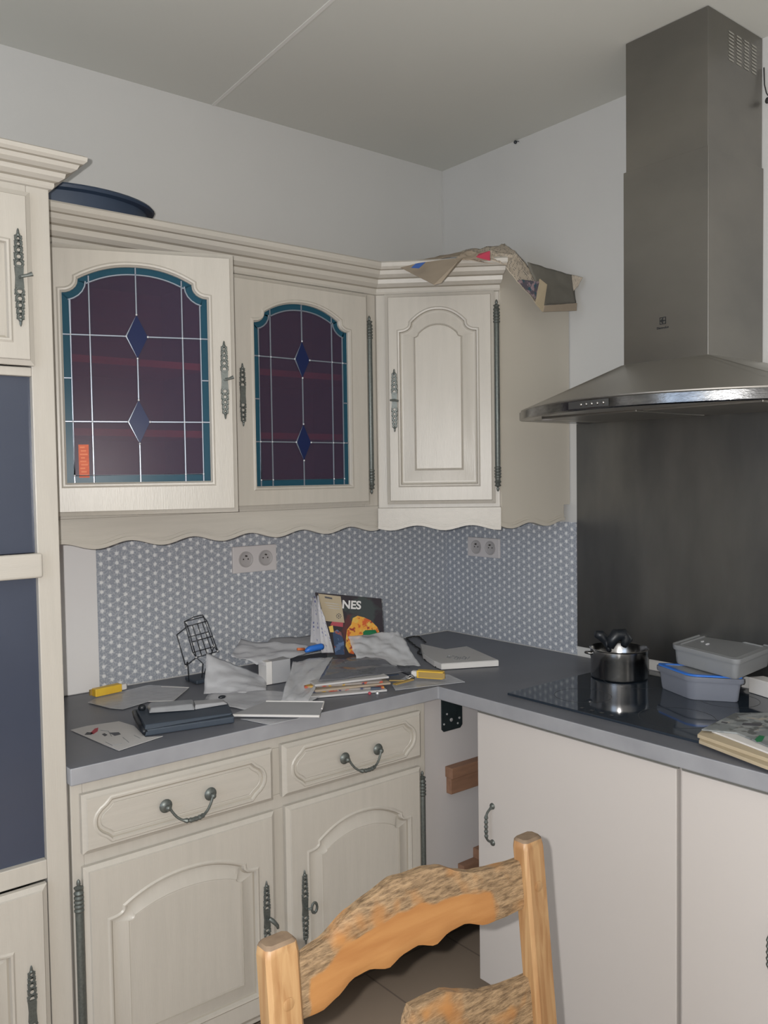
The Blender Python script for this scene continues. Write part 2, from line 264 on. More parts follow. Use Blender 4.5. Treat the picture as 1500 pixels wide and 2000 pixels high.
# ------------------------------------------------------------------ mesh helpers
class MB:
    def __init__(s): s.v = []; s.f = []; s.m = []; s.uv = {}
    def add(s, vs, fs, mi=0):
        o = len(s.v); s.v += [tuple(v) for v in vs]
        for f in fs: s.f.append([o+i for i in f]); s.m.append(mi)
        return o
    def box(s, x0, x1, y0, y1, z0, z1, mi=0):
        vs = [(x0, y0, z0), (x1, y0, z0), (x1, y1, z0), (x0, y1, z0), (x0, y0, z1), (x1, y0, z1), (x1, y1, z1), (x0, y1, z1)]
        s.add(vs, [(3, 2, 1, 0), (4, 5, 6, 7), (0, 1, 5, 4), (1, 2, 6, 5), (2, 3, 7, 6), (3, 0, 4, 7)], mi); return s
    def rings(s, loops, closed=True, cap0=True, cap1=True, mi=0, mis=None):
        n = len(loops[0]); o = len(s.v)
        for l in loops: s.v += [tuple(p) for p in l]
        for i in range(len(loops)-1):
            for j in range(n if closed else n-1):
                k = (j+1) % n
                s.f.append([o+i*n+j, o+i*n+k, o+(i+1)*n+k, o+(i+1)*n+j]); s.m.append(mis[i] if mis else mi)
        if cap0: s.f.append([o+j for j in range(n)][::-1]); s.m.append(mis[0] if mis else mi)
        if cap1: s.f.append([o+(len(loops)-1)*n+j for j in range(n)]); s.m.append(mis[-1] if mis else mi)
        return s
    def tube(s, path, r, n=8, closed=False, mi=0):
        P = [Vector(p) for p in path]; m = len(P); loops = []
        prev = None
        for i, p in enumerate(P):
            if closed: t = (P[(i+1) % m]-P[i-1])
            else: t = (P[min(i+1, m-1)]-P[max(i-1, 0)])
            t = t.normalized() if t.length > 1e-9 else Vector((0, 0, 1))
            if prev is None:
                a = Vector((0, 0, 1)) if abs(t.z) < 0.9 else Vector((1, 0, 0)); prev = (a-t*a.dot(t)).normalized()
            else: prev = (prev-t*prev.dot(t)).normalized()
            q = t.cross(prev); rr = r[i] if isinstance(r, (list, tuple)) else r
            loops.append([p+(prev*cos(2*pi*k/n)+q*sin(2*pi*k/n))*rr for k in range(n)])
        if closed: loops.append(loops[0]); s.rings(loops, cap0=False, cap1=False, mi=mi)
        else: s.rings(loops, mi=mi)
        return s
    def lathe(s, prof, loc=(0, 0, 0), axis='Z', n=24, sx=1, sy=1, mi=0):
        loops = []
        for r, h in prof:
            l = []
            for k in range(n):
                a = 2*pi*k/n; x, y = r*cos(a)*sx, r*sin(a)*sy
                p = {'Z': (x, y, h), 'Y': (x, h, -y), 'X': (h, x, y)}[axis]
                l.append((p[0]+loc[0], p[1]+loc[1], p[2]+loc[2]))
            loops.append(l)
        s.rings(loops, mi=mi); return s
    def prism(s, poly, y0, y1, mi=0):
        """poly in (x,z), extruded along y"""
        s.rings([[(x, y1, z) for x, z in poly], [(x, y0, z) for x, z in poly]], mi=mi); return s
    def slab(s, poly, z0, z1, mi=0):
        """poly in (x,y), extruded along z"""
        s.rings([[(x, y, z0) for x, y in poly], [(x, y, z1) for x, y in poly]], mi=mi); return s
    def ball(s, c, r, n=10, sc=(1, 1, 1), mi=0):
        pr = [(max(1e-4, r*sin(pi*i/6)), -r*cos(pi*i/6)) for i in range(7)]
        o = len(s.v); s.lathe(pr, (0, 0, 0), 'Z', n, mi=mi)
        for i in range(o, len(s.v)): v = s.v[i]; s.v[i] = (c[0]+v[0]*sc[0], c[1]+v[1]*sc[1], c[2]+v[2]*sc[2])
        return s
    def build(s, name, mats, parent=None, bevel=0, smooth=False, solid=0, seg=2, recalc=True):
        me = bpy.data.meshes.new(name); me.from_pydata(s.v, [], s.f); me.update()
        if not isinstance(mats, (list, tuple)): mats = [mats]
        for m in mats: me.materials.append(M[m] if isinstance(m, str) else m)
        for p, mi in zip(me.polygons, s.m): p.material_index = mi
        if recalc:
            bm = bmesh.new(); bm.from_mesh(me); bmesh.ops.recalc_face_normals(bm, faces=bm.faces); bm.to_mesh(me); bm.free()
        if smooth:
            for p in me.polygons: p.use_smooth = True
            if smooth == 'auto':
                me.set_sharp_from_angle(angle=radians(35))
        o = bpy.data.objects.new(name, me); COL.objects.link(o)
        if parent: o.parent = parent
        if solid:
            md = o.modifiers.new('solid', 'SOLIDIFY'); md.thickness = solid; md.offset = 0
        if bevel:
            md = o.modifiers.new('bevel', 'BEVEL'); md.width = bevel; md.segments = seg; md.limit_method = 'ANGLE'; md.angle_limit = radians(40)
        return o
def tag(o, label=None, cat=None, group=None, kind=None):
    if label: o['label'] = label
    if cat: o['category'] = cat
    if group: o['group'] = group
    if kind: o['kind'] = kind
    return o
def empty(name, loc, rz=0, label=None, cat=None, group=None):
    o = bpy.data.objects.new(name, None); COL.objects.link(o); o.location = loc; o.rotation_euler = (0, 0, rz); o.empty_display_size = 0.1
    return tag(o, label, cat, group)

# ------------------------------------------------------------------ the room
def struct(name, mb, m, **k): return tag(mb.build(name, m, **k), kind='structure')
RX0, RY0, H = -3.8, -4.3, 2.638
struct('floor', MB().box(RX0, 0, RY0, 0, -0.1, 0), tile_mat())
struct('ceiling', MB().box(RX0, 0, RY0, 0, H, H+0.1), 'ceil')
struct('wall_back', MB().box(RX0, 0, 0, 0.1, -0.1, H+0.1), 'wall')
struct('wall_right', MB().box(0, 0.1, RY0-0.1, 0.1, -0.1, H+0.1), 'wall')
struct('wall_front', MB().box(RX0, 0, RY0-0.1, RY0, -0.1, H+0.1), 'wall')
wl = MB().box(RX0-0.1, RX0, RY0-0.1, -2.5, -0.1, H+0.1).box(RX0-0.1, RX0, -1.3, 0.1, -0.1, H+0.1)
wl.box(RX0-0.1, RX0, -2.5, -1.3, -0.1, 0.9).box(RX0-0.1, RX0, -2.5, -1.3, 2.2, H+0.1)
struct('wall_left', wl, 'wall')
w1 = MB().box(RX0-0.07, RX0-0.02, -2.5, -2.44, 0.9, 2.2).box(RX0-0.07, RX0-0.02, -1.36, -1.3, 0.9, 2.2)
w1.box(RX0-0.07, RX0-0.02, -2.44, -1.36, 0.9, 0.96).box(RX0-0.07, RX0-0.02, -2.44, -1.36, 2.14, 2.2).box(RX0-0.07, RX0-0.02, -1.93, -1.87, 0.96, 2.14)
w1o = struct('window_1', w1, 'white', bevel=0.004)
MB().box(RX0-0.05, RX0-0.045, -2.44, -1.36, 0.96, 2.14).build('window_pane', 'pane', w1o)
# the joint strip between ceiling boards, and the filled corner joint
sm = MB(); sm.rings([[(x-0.005, y, H-0.002), (x+0.005, y, H-0.002), (x+0.005, y, H+0.001), (x-0.005, y, H+0.001)] for x, y in ((-0.957, -0.002), (-1.06, -1.4), (-1.2, -3.2))])
struct('trim_1', sm, mat('ceiling_joint_filler', (0.68, 0.67, 0.64), 0.7))
struct('trim_2', MB().box(-0.0035, -0.0005, -0.0035, -0.0005, 0.91, H-0.001), 'wall')

# ------------------------------------------------------------------ joinery helpers
def offset(poly, d):
    n = len(poly); out = []
    for i in range(n):
        p0, p1, p2 = Vector(poly[i-1]), Vector(poly[i]), Vector(poly[(i+1) % n])
        a = (p1-p0).normalized(); b = (p2-p1).normalized()
        na = Vector((-a.y, a.x)); nb = Vector((-b.y, b.x)); m = na+nb
        if m.length < 1e-6: m = na
        m.normalize(); k = 1/max(0.5, m.dot(na))
        out.append(tuple(p1+m*d*k))
    return out
ARCH_SPEC = {}
def arch(x0, x1, z0, zs, zt, a=0.04, b=0.03, step=0.004, K=12):
    """counter-clockwise cathedral arch outline, with a notch at each shoulder; returns points and number"""
    xc = (x0+x1)/2; pts = [(x0, z0), (x1, z0), (x1, zs)]
    ARCH_SPEC[(round(x0, 5), round(x1, 5), round(z0, 5))] = (x0, x1, z0, zs, zt, a, b)
    for i in range(1, 7):
        t = pi/2*i/6; pts.append((x1-a*sin(t), zs+b*(1-cos(t))))
    za = zs+b+step; rx = (x1-a)-xc; rz = zt-za
    right = []
    for i in range(0, K+1):
        t = i/K; xx = xc+rx*(1-t)
        right.append((xx, za+rz*(1-(1-t)**2.2) if True else 0))
    pts += right
    left = [(2*xc-x, z) for x, z in right[:-1]][::-1]; pts += left
    for i in range(6, 0, -1):
        t = pi/2*i/6; pts.append((x0+a*sin(t), zs+b*(1-cos(t))))
    pts.append((x0, zs)); return pts
def arch_rect(out, W, Hh):
    """matching points on the door's outer rectangle"""
    x0, x1 = out[0][0], out[1][0]; n = len(out); r = []
    for i, (x, z) in enumerate(out):
        if i == 0: r.append((0, 0))
        elif i == 1: r.append((W, 0))
        elif i == 2: r.append((W, Hh))
        elif i == n-1: r.append((0, Hh))
        else: r.append((W*(x-x0)/(x1-x0), Hh))
    return r
def rect_inset(r, W, Hh, d):
    return [(d+(W-2*d)*x/W, d+(Hh-2*d)*z/Hh) for x, z in r]
def L3(poly, y): return [(x, y, z) for x, z in poly]
def carved(name, out, W, Hh, T, prof, parent, loc, mname='cream', rz=0):
    """solid door or drawer front: rectangle, then carved rings following the outline `out`"""
    mb = MB(); rr = arch_rect(out, W, Hh); spec = ARCH_SPEC.get((round(out[0][0], 5), round(out[1][0], 5), round(out[0][1], 5)))
    loops = [L3(rr, 0), L3(rr, -T+0.009), L3(rect_inset(rr, W, Hh, 0.0095), -T+0.0035), L3(rect_inset(rr, W, Hh, 0.0115), -T)]
    for d, y in prof:
        if d > 0.012 and spec: x0, x1, z0, zs, zt, a, b = spec; k = d/0.05; ring = arch(x0+d, x1-d, z0+d, zs-0.35*d, zt-d, a*(1-0.75*k), b*(1-0.7*k)+0.0, 0.001)
        else: ring = offset(out, d)
        loops.append(L3(ring, -T-y))
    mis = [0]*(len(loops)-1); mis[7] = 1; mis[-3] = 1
    mb.rings(loops, mis=mis, cap1=False); n = len(out); base = (len(loops)-1)*n
    for k in range(1, (n+1)//2):
        a, b, c, d = k, k+1, (n+1-(k+1)) % n, (n+1-k) % n
        mb.f.append([base+i for i in ((a, b, c, d) if b != c else (a, b, d))]); mb.m.append(0)
    o = mb.build(name, [mname, 'darkline'], parent); o.location = loc; o.rotation_euler = (0, 0, rz)
    o.data.set_sharp_from_angle(angle=radians(28))
    for p in o.data.polygons: p.use_smooth = abs(p.normal.y) < 0.9995
    return o
PROF_RAISED = [(-0.010, 0.0), (-0.006, 0.003), (-0.002, 0.002), (0.0, -0.007), (0.004, -0.0085), (0.009, -0.007), (0.034, -0.001), (0.0365, 0.0005), (0.0375, -0.0015), (0.0395, -0.0015), (0.041, -0.001)]
def keyplate(parent, x, z, y, Ln=0.18, key=1, name='keyplate'):
    mb = MB(); w = 0.0085
    for sgn in (-1, 1):
        zz = 0.02
        k = 0
        while zz < Ln/2-0.018:
            fr = (zz-0.02)/(Ln/2-0.02); rad = 0.0085*(1-0.45*fr)
            mb.tube([(rad*cos(a)*0.9, -0.003, sgn*(zz+rad*0.8)+rad*0.85*sin(a)) for a in [2*pi*i/9 for i in range(9)]], 0.0029, 6, True)
            mb.ball((-rad, -0.003, sgn*(zz+rad*1.5)), 0.0022, 6); mb.ball((rad, -0.003, sgn*(zz+rad*1.5)), 0.0022, 6)
            zz += rad*1.75; k += 1
        mb.ball((0, -0.003, sgn*(zz+0.001)), 0.0045, 8); mb.lathe([(0.0022, zz), (0.003, zz+0.006), (0.0018, zz+0.012), (0.0005, zz+0.014)] if sgn > 0 else [(0.0005, -zz-0.014), (0.0018, -zz-0.012), (0.003, -zz-0.006), (0.0022, -zz)], (0, -0.003, 0), 'Z', 7)
    poly = [(-w, -0.02), (-w*0.5, -0.024), (w*0.5, -0.024), (w, -0.02), (w*0.85, 0), (w, 0.02), (w*0.5, 0.024), (-w*0.5, 0.024), (-w, 0.02), (-w*0.85, 0)]
    mb.prism(poly, -0.005, 0)
    o = mb.build(name, 'pewter', parent, smooth='auto'); o.location = (x, y, z)
    if key:
        kb = MB(); kb.tube([(0, -0.004, 0), (0.0, -0.016, 0)], 0.003, 8)
        if key == 1: kb.tube([(0, -0.016, 0), (0.009, -0.02, 0.002), (0.019, -0.022, 0.006)], [0.0035, 0.0032, 0.0045], 8)
        elif key == 2: kb.tube([(-0.012, -0.016, 0.0), (0.0, -0.018, 0.0), (0.014, -0.017, -0.003)], [0.003, 0.004, 0.003], 8)
        elif key == 3: kb.tube([(0, -0.014, 0.006), (0.006, -0.02, 0.0), (0.015, -0.024, -0.012), (0.017, -0.024, -0.02)], [0.005, 0.006, 0.0045, 0.003], 8)
        elif key == 4:
            kb.tube([(0, -0.016, 0), (0.008, -0.02, 0)], 0.003, 8)
            kb.tube([(0.016+0.008*cos(a), -0.02, 0.013*sin(a)) for a in [2*pi*i/12 for i in range(12)]], 0.0035, 6, True)
        ko = kb.build('key', 'pewter', parent, smooth='auto'); ko.location = (x, y, z)
def hinge_rod(parent, x, z0, z1, y, r=0.0082):
    mb = MB(); e = 0.035
    pr = [(0.0005, z0), (0.0035, z0+0.004), (0.0045, z0+0.01), (0.003, z0+0.014), (r*1.25, z0+0.018), (r*0.8, z0+0.024), (r*1.3, z0+0.03), (r*0.9, z0+e),
          (r, z0+e+0.003), (r, z1-e-0.003), (r*0.9, z1-e), (r*1.3, z1-0.03), (r*0.8, z1-0.024), (r*1.25, z1-0.018), (0.003, z1-0.014), (0.0045, z1-0.01), (0.0035, z1-0.004), (0.0005, z1)]
    mb.lathe(pr, (0, 0, 0), 'Z', 12)
    for za in (z0+e+0.006, z1-e-0.006-0.030):
        for k in range(4): mb.lathe([(r, za+k*0.009), (r*1.28, za+k*0.009+0.003), (r*1.28, za+k*0.009+0.005), (r, za+k*0.009+0.008)], (0, 0, 0), 'Z', 12)
    o = mb.build('hinge_rod', 'pewter', parent, smooth='auto'); o.location = (x, y, 0); return o
def bail(parent, x, z, y, w=0.11):
    """drawer pull: two round rosettes and a drooping bar with a ribbed middle"""
    mb = MB()
    for sx_ in (-1, 1):
        mb.lathe([(0.013, 0.0), (0.0155, -0.003), (0.013, -0.007), (0.006, -0.010), (0.0005, -0.011)], (sx_*w/2, 0, 0), 'Y', 16)
        mb.ball((sx_*w/2, -0.016, -0.001), 0.007, 10)
    pts = []; rad = []
    for i in range(25):
        t = i/24; u = 2*t-1; xx = u*w/2*0.97
        zz = -0.036*(1-abs(u)**3.2); yy = -0.018-0.012*(1-abs(u)**2)
        pts.append((xx, yy, zz)); rad.append(0.0030 + (0.0022*(1+0.45*sin(i*2.6)) if abs(u) < 0.42 else 0))
    mb.tube(pts, rad, 8)
    o = mb.build('handle', 'pewter', parent, smooth='auto'); o.location = (x, y, z)
def sweep(name, prof, path, i, m, parent, inv=None):
    """moulding along segment i of a plan path; mitred with its neighbours. prof = [(outward, z)]"""
    P = [Vector(p) for p in path]; n = len(P)
    def nrm(k): d = (P[k+1]-P[k]).normalized(); return Vector((d.y, -d.x))
    def mit(j):
        if j == 0: return nrm(0)
        if j == n-1: return nrm(n-2)
        a, b = nrm(j-1), nrm(j); q = (a+b).normalized(); return q/q.dot(a)
    loops = []
    for j in (i, i+1):
        mv = mit(j); loops.append([(P[j].x+mv.x*o, P[j].y+mv.y*o, z) for o, z in prof])
    if inv: loops = [[tuple(inv @ Vector(p)) for p in l] for l in loops]
    mb = MB().rings(loops)
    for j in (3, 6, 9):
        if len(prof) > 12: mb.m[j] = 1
    return mb.build(name, [m, 'darkline'], parent)
# ================================================================== cabinets
def keep(o, parent, loc=(0, 0, 0), rz=0): return o
_build = MB.build
def build(self, name, mats, parent=None, **k):
    o = _build(self, name, mats, parent, **k)
    if parent is not None and parent.type == 'EMPTY':     # children of an Empty are given in room coordinates
        o.matrix_parent_inverse = (Matrix.Translation(parent.location) @ Matrix.Rotation(parent.rotation_euler.z, 4, 'Z')).inverted()
    return o
MB.build = build
def plaque(W, Hh, mx=0.03, mz=0.022):
    x0, x1, z0, z1 = mx, W-mx, mz, Hh-mz; zc = (z0+z1)/2; hh = (z1-z0)/2
    pts = [(x0+0.034, z0), (x1-0.034, z0)]; R = [(0, 0), (W, 0)]
    for i in range(9):
        t = -1+2*i/8; zz = zc+t*(hh-0.010)
        pts.append((x1-0.024*(abs(t)**2.4), zz)); R.append((W, Hh/2+t*Hh*0.42))
    pts += [(x1-0.034, z1), (x0+0.034, z1)]; R += [(W, Hh), (0, Hh)]
    for i in range(9):
        t = 1-2*i/8; zz = zc+t*(hh-0.010)
        pts.append((x0+0.024*(abs(t)**2.4), zz)); R.append((0, Hh/2+t*Hh*0.42))
    return pts, R
def drawer_front(W, Hh, parent, loc, rz=0):
    out, R = plaque(W, Hh)
    loops = [L3(R, 0), L3(R, -0.012), L3(rect_inset(R, W, Hh, 0.008), -0.0170), L3(rect_inset(R, W, Hh, 0.0098), -0.020)]
    for d, y in [(-0.009, 0.0), (-0.006, 0.002), (-0.002, 0.002), (0, -0.003), (0.003, -0.004), (0.008, -0.003), (0.0095, -0.0045), (0.011, -0.003)]: loops.append(L3(offset(out, d), -0.020-y))
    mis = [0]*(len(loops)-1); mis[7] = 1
    mb = MB(); mb.rings(loops, mis=mis)
    o = mb.build('drawer', ['creamh', 'darkline'], parent); o.location = loc; o.rotation_euler = (0, 0, rz)
    o.data.set_sharp_from_angle(angle=radians(28))
    for p in o.data.polygons: p.use_smooth = abs(p.normal.y) < 0.9995; return o
def glass_door(parent, loc, rz, W, Hh, out, lead, name='glass_door'):
    """frame with an arched opening, leaded panes, lead strips and solder dots"""
    R = arch_rect(out, W, Hh); T = 0.02
    loops = [L3(R, 0), L3(R, -T+0.008), L3(rect_inset(R, W, Hh, 0.0085), -T+0.003), L3(rect_inset(R, W, Hh, 0.0105), -T)]
    for d, y in [(-0.012, 0.0), (-0.008, 0.003), (-0.004, 0.0025), (-0.0025, -0.001), (0.0, -0.004)]: loops.append(L3(offset(out, d), -T-y))
    loops.append(L3(out, 0)); loops.append(L3(R, 0))
    o = MB().rings(loops, cap0=False, cap1=False).build(name, 'cream', parent); o.location = loc; o.rotation_euler = (0, 0, rz)
    o.data.set_sharp_from_angle(angle=radians(28))
    for p in o.data.polygons: p.use_smooth = abs(p.normal.y) < 0.9995
    y0, y1 = -0.009, -0.006
    inn = offset(out, 0.017)
    pb = MB(); pb.rings([L3(inn, y1), L3(inn, y0)]); pb.build('glass_pane', 'g_violet', o)
    bb = MB(); op = offset(out, -0.003)
    bb.rings([L3(op, y1), L3(op, y0), L3(inn, y0), L3(inn, y1), L3(op, y1)], cap0=False, cap1=False); bb.build('border_glass', 'g_teal', o)
    x0, x1 = out[0][0], out[1][0]; z0 = out[0][1]; xc = (x0+x1)/2; zt = max(z for _, z in out)
    lb = MB(); yl = -0.0105; r = 0.0021
    lb.tube([(x, yl, z) for x, z in inn], r, 6, True)
    da, dbz, hh = lead['zu'], lead['zl'], lead['h']; wd = lead['w']
    db = MB()
    for zc in (da, dbz):
        dm = [(xc-wd, zc), (xc, zc-hh), (xc+wd, zc), (xc, zc+hh)]
        lb.tube([(x, yl-0.001, z) for x, z in dm], r*1.1, 6, True)
        MB().rings([L3(dm, y0-0.0001), L3(dm, y0-0.0012)]).build('diamond_glass', 'g_navy', o)
        lb.tube([(x0-0.003, yl, zc), (xc-wd, yl, zc)], r, 6); lb.tube([(xc+wd, yl, zc), (x1+0.003, yl, zc)], r, 6)
    lb.tube([(xc, yl, z0), (xc, yl, dbz-hh)], r, 6); lb.tube([(xc, yl, dbz+hh), (xc, yl, da-hh)], r, 6); lb.tube([(xc, yl, da+hh), (xc, yl, zt)], r, 6)
    xo = lead['xo']; ztop = lead['ztop']
    for x in (x0+xo, x1-xo): lb.tube([(x, yl, z0), (x, yl, ztop)], r, 6)
    zm = (da+dbz)/2
    for a, b_ in ((x0-0.003, x0+0.017), (x1-0.017, x1+0.003)): lb.tube([(a, yl, zm), (b_, yl, zm)], r, 6)
    for x in (x0+0.017, x1-0.017): lb.tube([(x, yl, z0), (x, yl, z0+0.017)], r, 6)
    lb.build('lead_strips', 'lead', o, smooth='auto')
    sb = MB()
    for x in (x0+xo, x1-xo, x0+0.017, x1-0.017):
        for z in (da, dbz, z0+0.017): sb.ball((x, yl-0.001, z), 0.0026, 6)
    for zc in (da, dbz):
        for x, z in ((xc-wd, zc), (xc+wd, zc), (xc, zc-hh), (xc, zc+hh)): sb.ball((x, yl-0.001, z), 0.0028, 6)
    sb.build('solder_dots', 'solder', o, smooth=True)
    return o

FY = -0.33
CPATH = [(-1.655, FY), (-0.595, FY), (-0.330, -0.593), (-0.003, -0.593)]
CORN = [(0, 2.048), (0.006, 2.050), (0.009, 2.056), (0.009, 2.066), (0.016, 2.069), (0.026, 2.078), (0.028, 2.090), (0.036, 2.093), (0.046, 2.101), (0.050, 2.112), (0.056, 2.114), (0.062, 2.121), (0.063, 2.132), (0.058, 2.137), (0.0, 2.137)]
def wave(x, ph, per=0.172, mean=1.338, amp=0.0085): return mean+amp*cos(2*pi*(x-ph)/per)
def valance(name, parent, M4, L, ztop, ph, per=0.172, mean=1.338, amp=0.0085, x0=0.0, mt='creamh'):
    """board with a scalloped lower edge and a moulding that follows it; local x along, face at -y"""
    N = int((L-x0)/0.012); xs = [x0+(L-x0)*i/N for i in range(N+1)]
    mb = MB()
    def strip(lo, hi, ya, yb):
        loops = []
        for x in xs: loops.append([(x, ya, wave(x, ph, per, mean, amp)+lo), (x, yb, wave(x, ph, per, mean, amp)+lo), (x, yb, (wave(x, ph, per, mean, amp)+hi) if hi is not None else ztop), (x, ya, (wave(x, ph, per, mean, amp)+hi) if hi is not None else ztop)])
        loops = [[tuple(M4 @ Vector(p)) for p in l] for l in loops]
        mb.rings(loops)
    strip(0, None, 0, -0.018); strip(0.0, 0.010, -0.018, -0.0225); strip(0.016, 0.0185, -0.018, -0.0195)
    return mb.build(name, mt, parent)

# ---- glazed wall cabinet
wc = empty('wall_cabinet', (-1.125, -0.16, 1.405), 0, 'cream glazed wall cabinet with two arched leaded-glass doors under a stepped cornice', 'cabinet')
b = MB()
b.box(-1.655, -1.637, -0.312, -0.003, 1.405, 2.05).box(-0.613, -0.597, -0.312, -0.003, 1.405, 2.05)
b.box(-1.637, -0.613, -0.312, -0.003, 1.405, 1.421).box(-1.637, -0.613, -0.312, -0.003, 2.034, 2.05).box(-1.637, -0.613, -0.012, -0.003, 1.421, 2.034)
b.box(-1.148, -1.132, -0.312, -0.012, 1.421, 2.034)
b.build('body', 'redwood', wc)
b = MB(); b.box(-1.655, -1.622, FY, -0.312, 1.405, 2.05).box(-1.152, -1.098, FY, -0.312, 1.418, 2.04).box(-0.648, -0.597, FY, -0.312, 1.405, 2.05).box(-1.622, -0.648, FY, -0.312, 1.405, 1.418).box(-1.622, -0.648, FY, -0.312, 2.04, 2.05)
b.build('face_frame', 'cream', wc, bevel=0.002)
for z in (1.800, 1.620):
    for xa, xb in ((-1.637, -1.148), (-1.132, -0.613)):
        MB().box(xa, xb, -0.285, -0.012, z-0.012, z+0.006).build('shelf', 'shelfred', wc)
sweep('cornice', CORN, CPATH, 0, 'creamh', wc)
valance('valance', wc, Matrix.Translation((0, -0.312, 0)), -0.597, 1.405, -1.395, x0=-1.655)
W1, H1 = 0.467, 0.632
# left door stands ajar, hinged on its left
out = arch(0.068, W1-0.066, 0.078, 0.521, 0.588, 0.036, 0.030, 0.003)
lead = dict(zu=0.425, zl=0.222, h=0.052, w=0.025, xo=0.060, ztop=0.563)
d1 = glass_door(wc, (-1.618, FY-0.001, 1.414), -radians(20.5), W1, H1, out, lead)
tag(d1, 'left glazed door, standing slightly ajar')
keyplate(d1, W1-0.028, 0.325, -0.02, 0.185, 1)
sk = MB()
for i in range(9): sk.box(0.098+0.002*(i % 2), 0.115-0.003*((i*7) % 3), -0.0098, -0.0092, 0.094+i*0.0082, 0.094+i*0.0082+0.0035)
MB().box(0.095, 0.118, -0.0095, -0.0091, 0.090, 0.168).build('sticker', 'sticker', d1)
sk.build('sticker_writing', 'stickermark', d1)
W2 = 0.469
out2 = arch(0.072, W2-0.078, 0.062, 0.510, 0.575, 0.034, 0.026, 0.003)
lead2 = dict(zu=0.420, zl=0.185, h=0.052, w=0.0255, xo=0.055, ztop=0.551)
d2 = glass_door(wc, (-1.107, FY-0.001, 1.412), 0, W2, H1, out2, lead2)
keyplate(d2, 0.030, 0.310, -0.02, 0.175, 0)
hinge_rod(d2, W2+0.007, 0.03, 0.57, -0.012)

# ---- diagonal corner cabinet
S2 = sqrt(0.5)
P0 = Vector((-0.595, -0.33)); 
def diag(u, off, z): return (P0.x+S2*u-S2*off, P0.y-S2*u-S2*off, z)
DM = Matrix.Translation((P0.x, P0.y, 0)) @ Matrix.Rotation(-pi/4, 4, 'Z')
cc = empty('corner_wall_cabinet', (-0.3, -0.3, 1.40), -pi/4, 'cream diagonal corner wall cabinet with one solid raised-panel door', 'cabinet')
b = MB().slab([(-0.594, -0.004), (-0.594, -0.331), (-0.330, -0.592), (-0.004, -0.592), (-0.004, -0.004)], 1.398, 2.05)
b.build('body', 'cream', cc, bevel=0.0015)
MB().box(-0.326, -0.003, -0.5955, -0.592, 1.396, 2.062).build('end_panel', 'endpanel', cc)
sweep('cornice', CORN, CPATH, 1, 'creamh', cc)
MB().box(-0.330, -0.003, -0.592, -0.576, 2.05, 2.135).build('top_board', 'endpanel', cc)
valance('valance', cc, DM @ Matrix.Translation((0, 0.006, 0)), 0.3745, 1.398, 0.12, 0.165, 1.337, 0.0075)
v2 = valance('valance', cc, Matrix.Translation((-0.334, -0.578, 0)), 0.300, 1.396, 0.13, 0.165, 1.338, 0.0075, mt='endpanel')
W3, H3 = 0.330, 0.638
dl = diag(0.029, 0.001, 1.410)
out3 = arch(0.046, 0.275, 0.062, 0.520, 0.586, 0.036, 0.026, 0.003)
d3 = carved('door', out3, W3, H3, 0.02, [(-0.010, 0.0), (-0.006, 0.003), (-0.002, 0.002), (0.0, -0.007), (0.004, -0.008), (0.009, -0.0075), (0.040, -0.003), (0.044, 0.0005), (0.0455, -0.0015), (0.047, -0.001), (0.049, -0.001)], cc, dl, rz=-pi/4)
keyplate(d3, 0.027, 0.316, -0.02, 0.18, 2)
hinge_rod(d3, W3+0.007, 0.035, 0.612, -0.012)

# ---- tall oven cabinet
tc_ = empty('tall_cabinet', (-1.98, -0.3, 0), 0, 'tall cream housing cabinet with two dark appliance panels between its doors', 'cabinet')
TX = -1.658
b = MB(); b.box(TX-0.018, TX, -0.58, -0.003, 0, 2.09).box(-2.30, -2.282, -0.58, -0.003, 0, 2.09).box(-2.282, TX-0.018, -0.012, -0.003, 0, 2.09).box(-2.282, TX-0.018, -0.58, -0.012, 2.072, 2.09)
b.box(-2.282, TX-0.018, -0.56, -0.012, 0.1, 0.118).box(-2.282, TX-0.018, -0.56, -0.012, 0.68, 0.70).box(-2.282, TX-0.018, -0.56, -0.012, 1.71, 1.725)
b.build('body', 'cream', tc_)
b = MB(); b.box(-1.703, TX, -0.6, -0.58, 0, 2.09).box(-2.30, -2.255, -0.6, -0.58, 0, 2.09)
for a, c in ((2.072, 2.09), (1.709, 1.727), (0.676, 0.716), (0, 0.15)): b.box(-2.255, -1.703, -0.6, -0.58, a, c)
b.build('face_frame', 'cream', tc_, bevel=0.002)
MB().box(-2.30, -1.697, -0.616, -0.6, 1.302, 1.352).build('shelf_rail', 'creamh', tc_, bevel=0.005, seg=3)
MB().box(-2.255, -1.703, -0.585, -0.575, 1.352, 1.709).build('upper_dark_panel', 'niche', tc_)
MB().box(-2.255, -1.703, -0.585, -0.575, 0.716, 1.302).build('lower_dark_panel', 'niche', tc_)
TCORN = [(o*0.95, 2.088+(z-2.048)*0.72) for o, z in CORN]
TP = [(-2.30, -0.6), (TX, -0.6), (TX, -0.40)]
sweep('cornice', TCORN, TP, 0, 'creamh', tc_); sweep('cornice', TCORN, TP, 1, 'creamh', tc_)
W4, H4 = 0.552, 0.343
d4 = carved('door', arch(0.052, 0.500, 0.052, 0.235, 0.285, 0.04, 0.02), W4, H4, 0.02, PROF_RAISED, tc_, (-2.252, -0.601, 1.729))
keyplate(d4, 0.524, 0.170, -0.02, 0.185, 1)
W5, H5 = 0.547, 0.525
d5 = carved('door', arch(0.08, 0.468, 0.10, 0.400, 0.455, 0.04, 0.02), W5, H5, 0.02, PROF_RAISED, tc_, (-2.256, -0.601, 0.148))
keyplate(d5, 0.508, 0.275, -0.02, 0.19, 0)

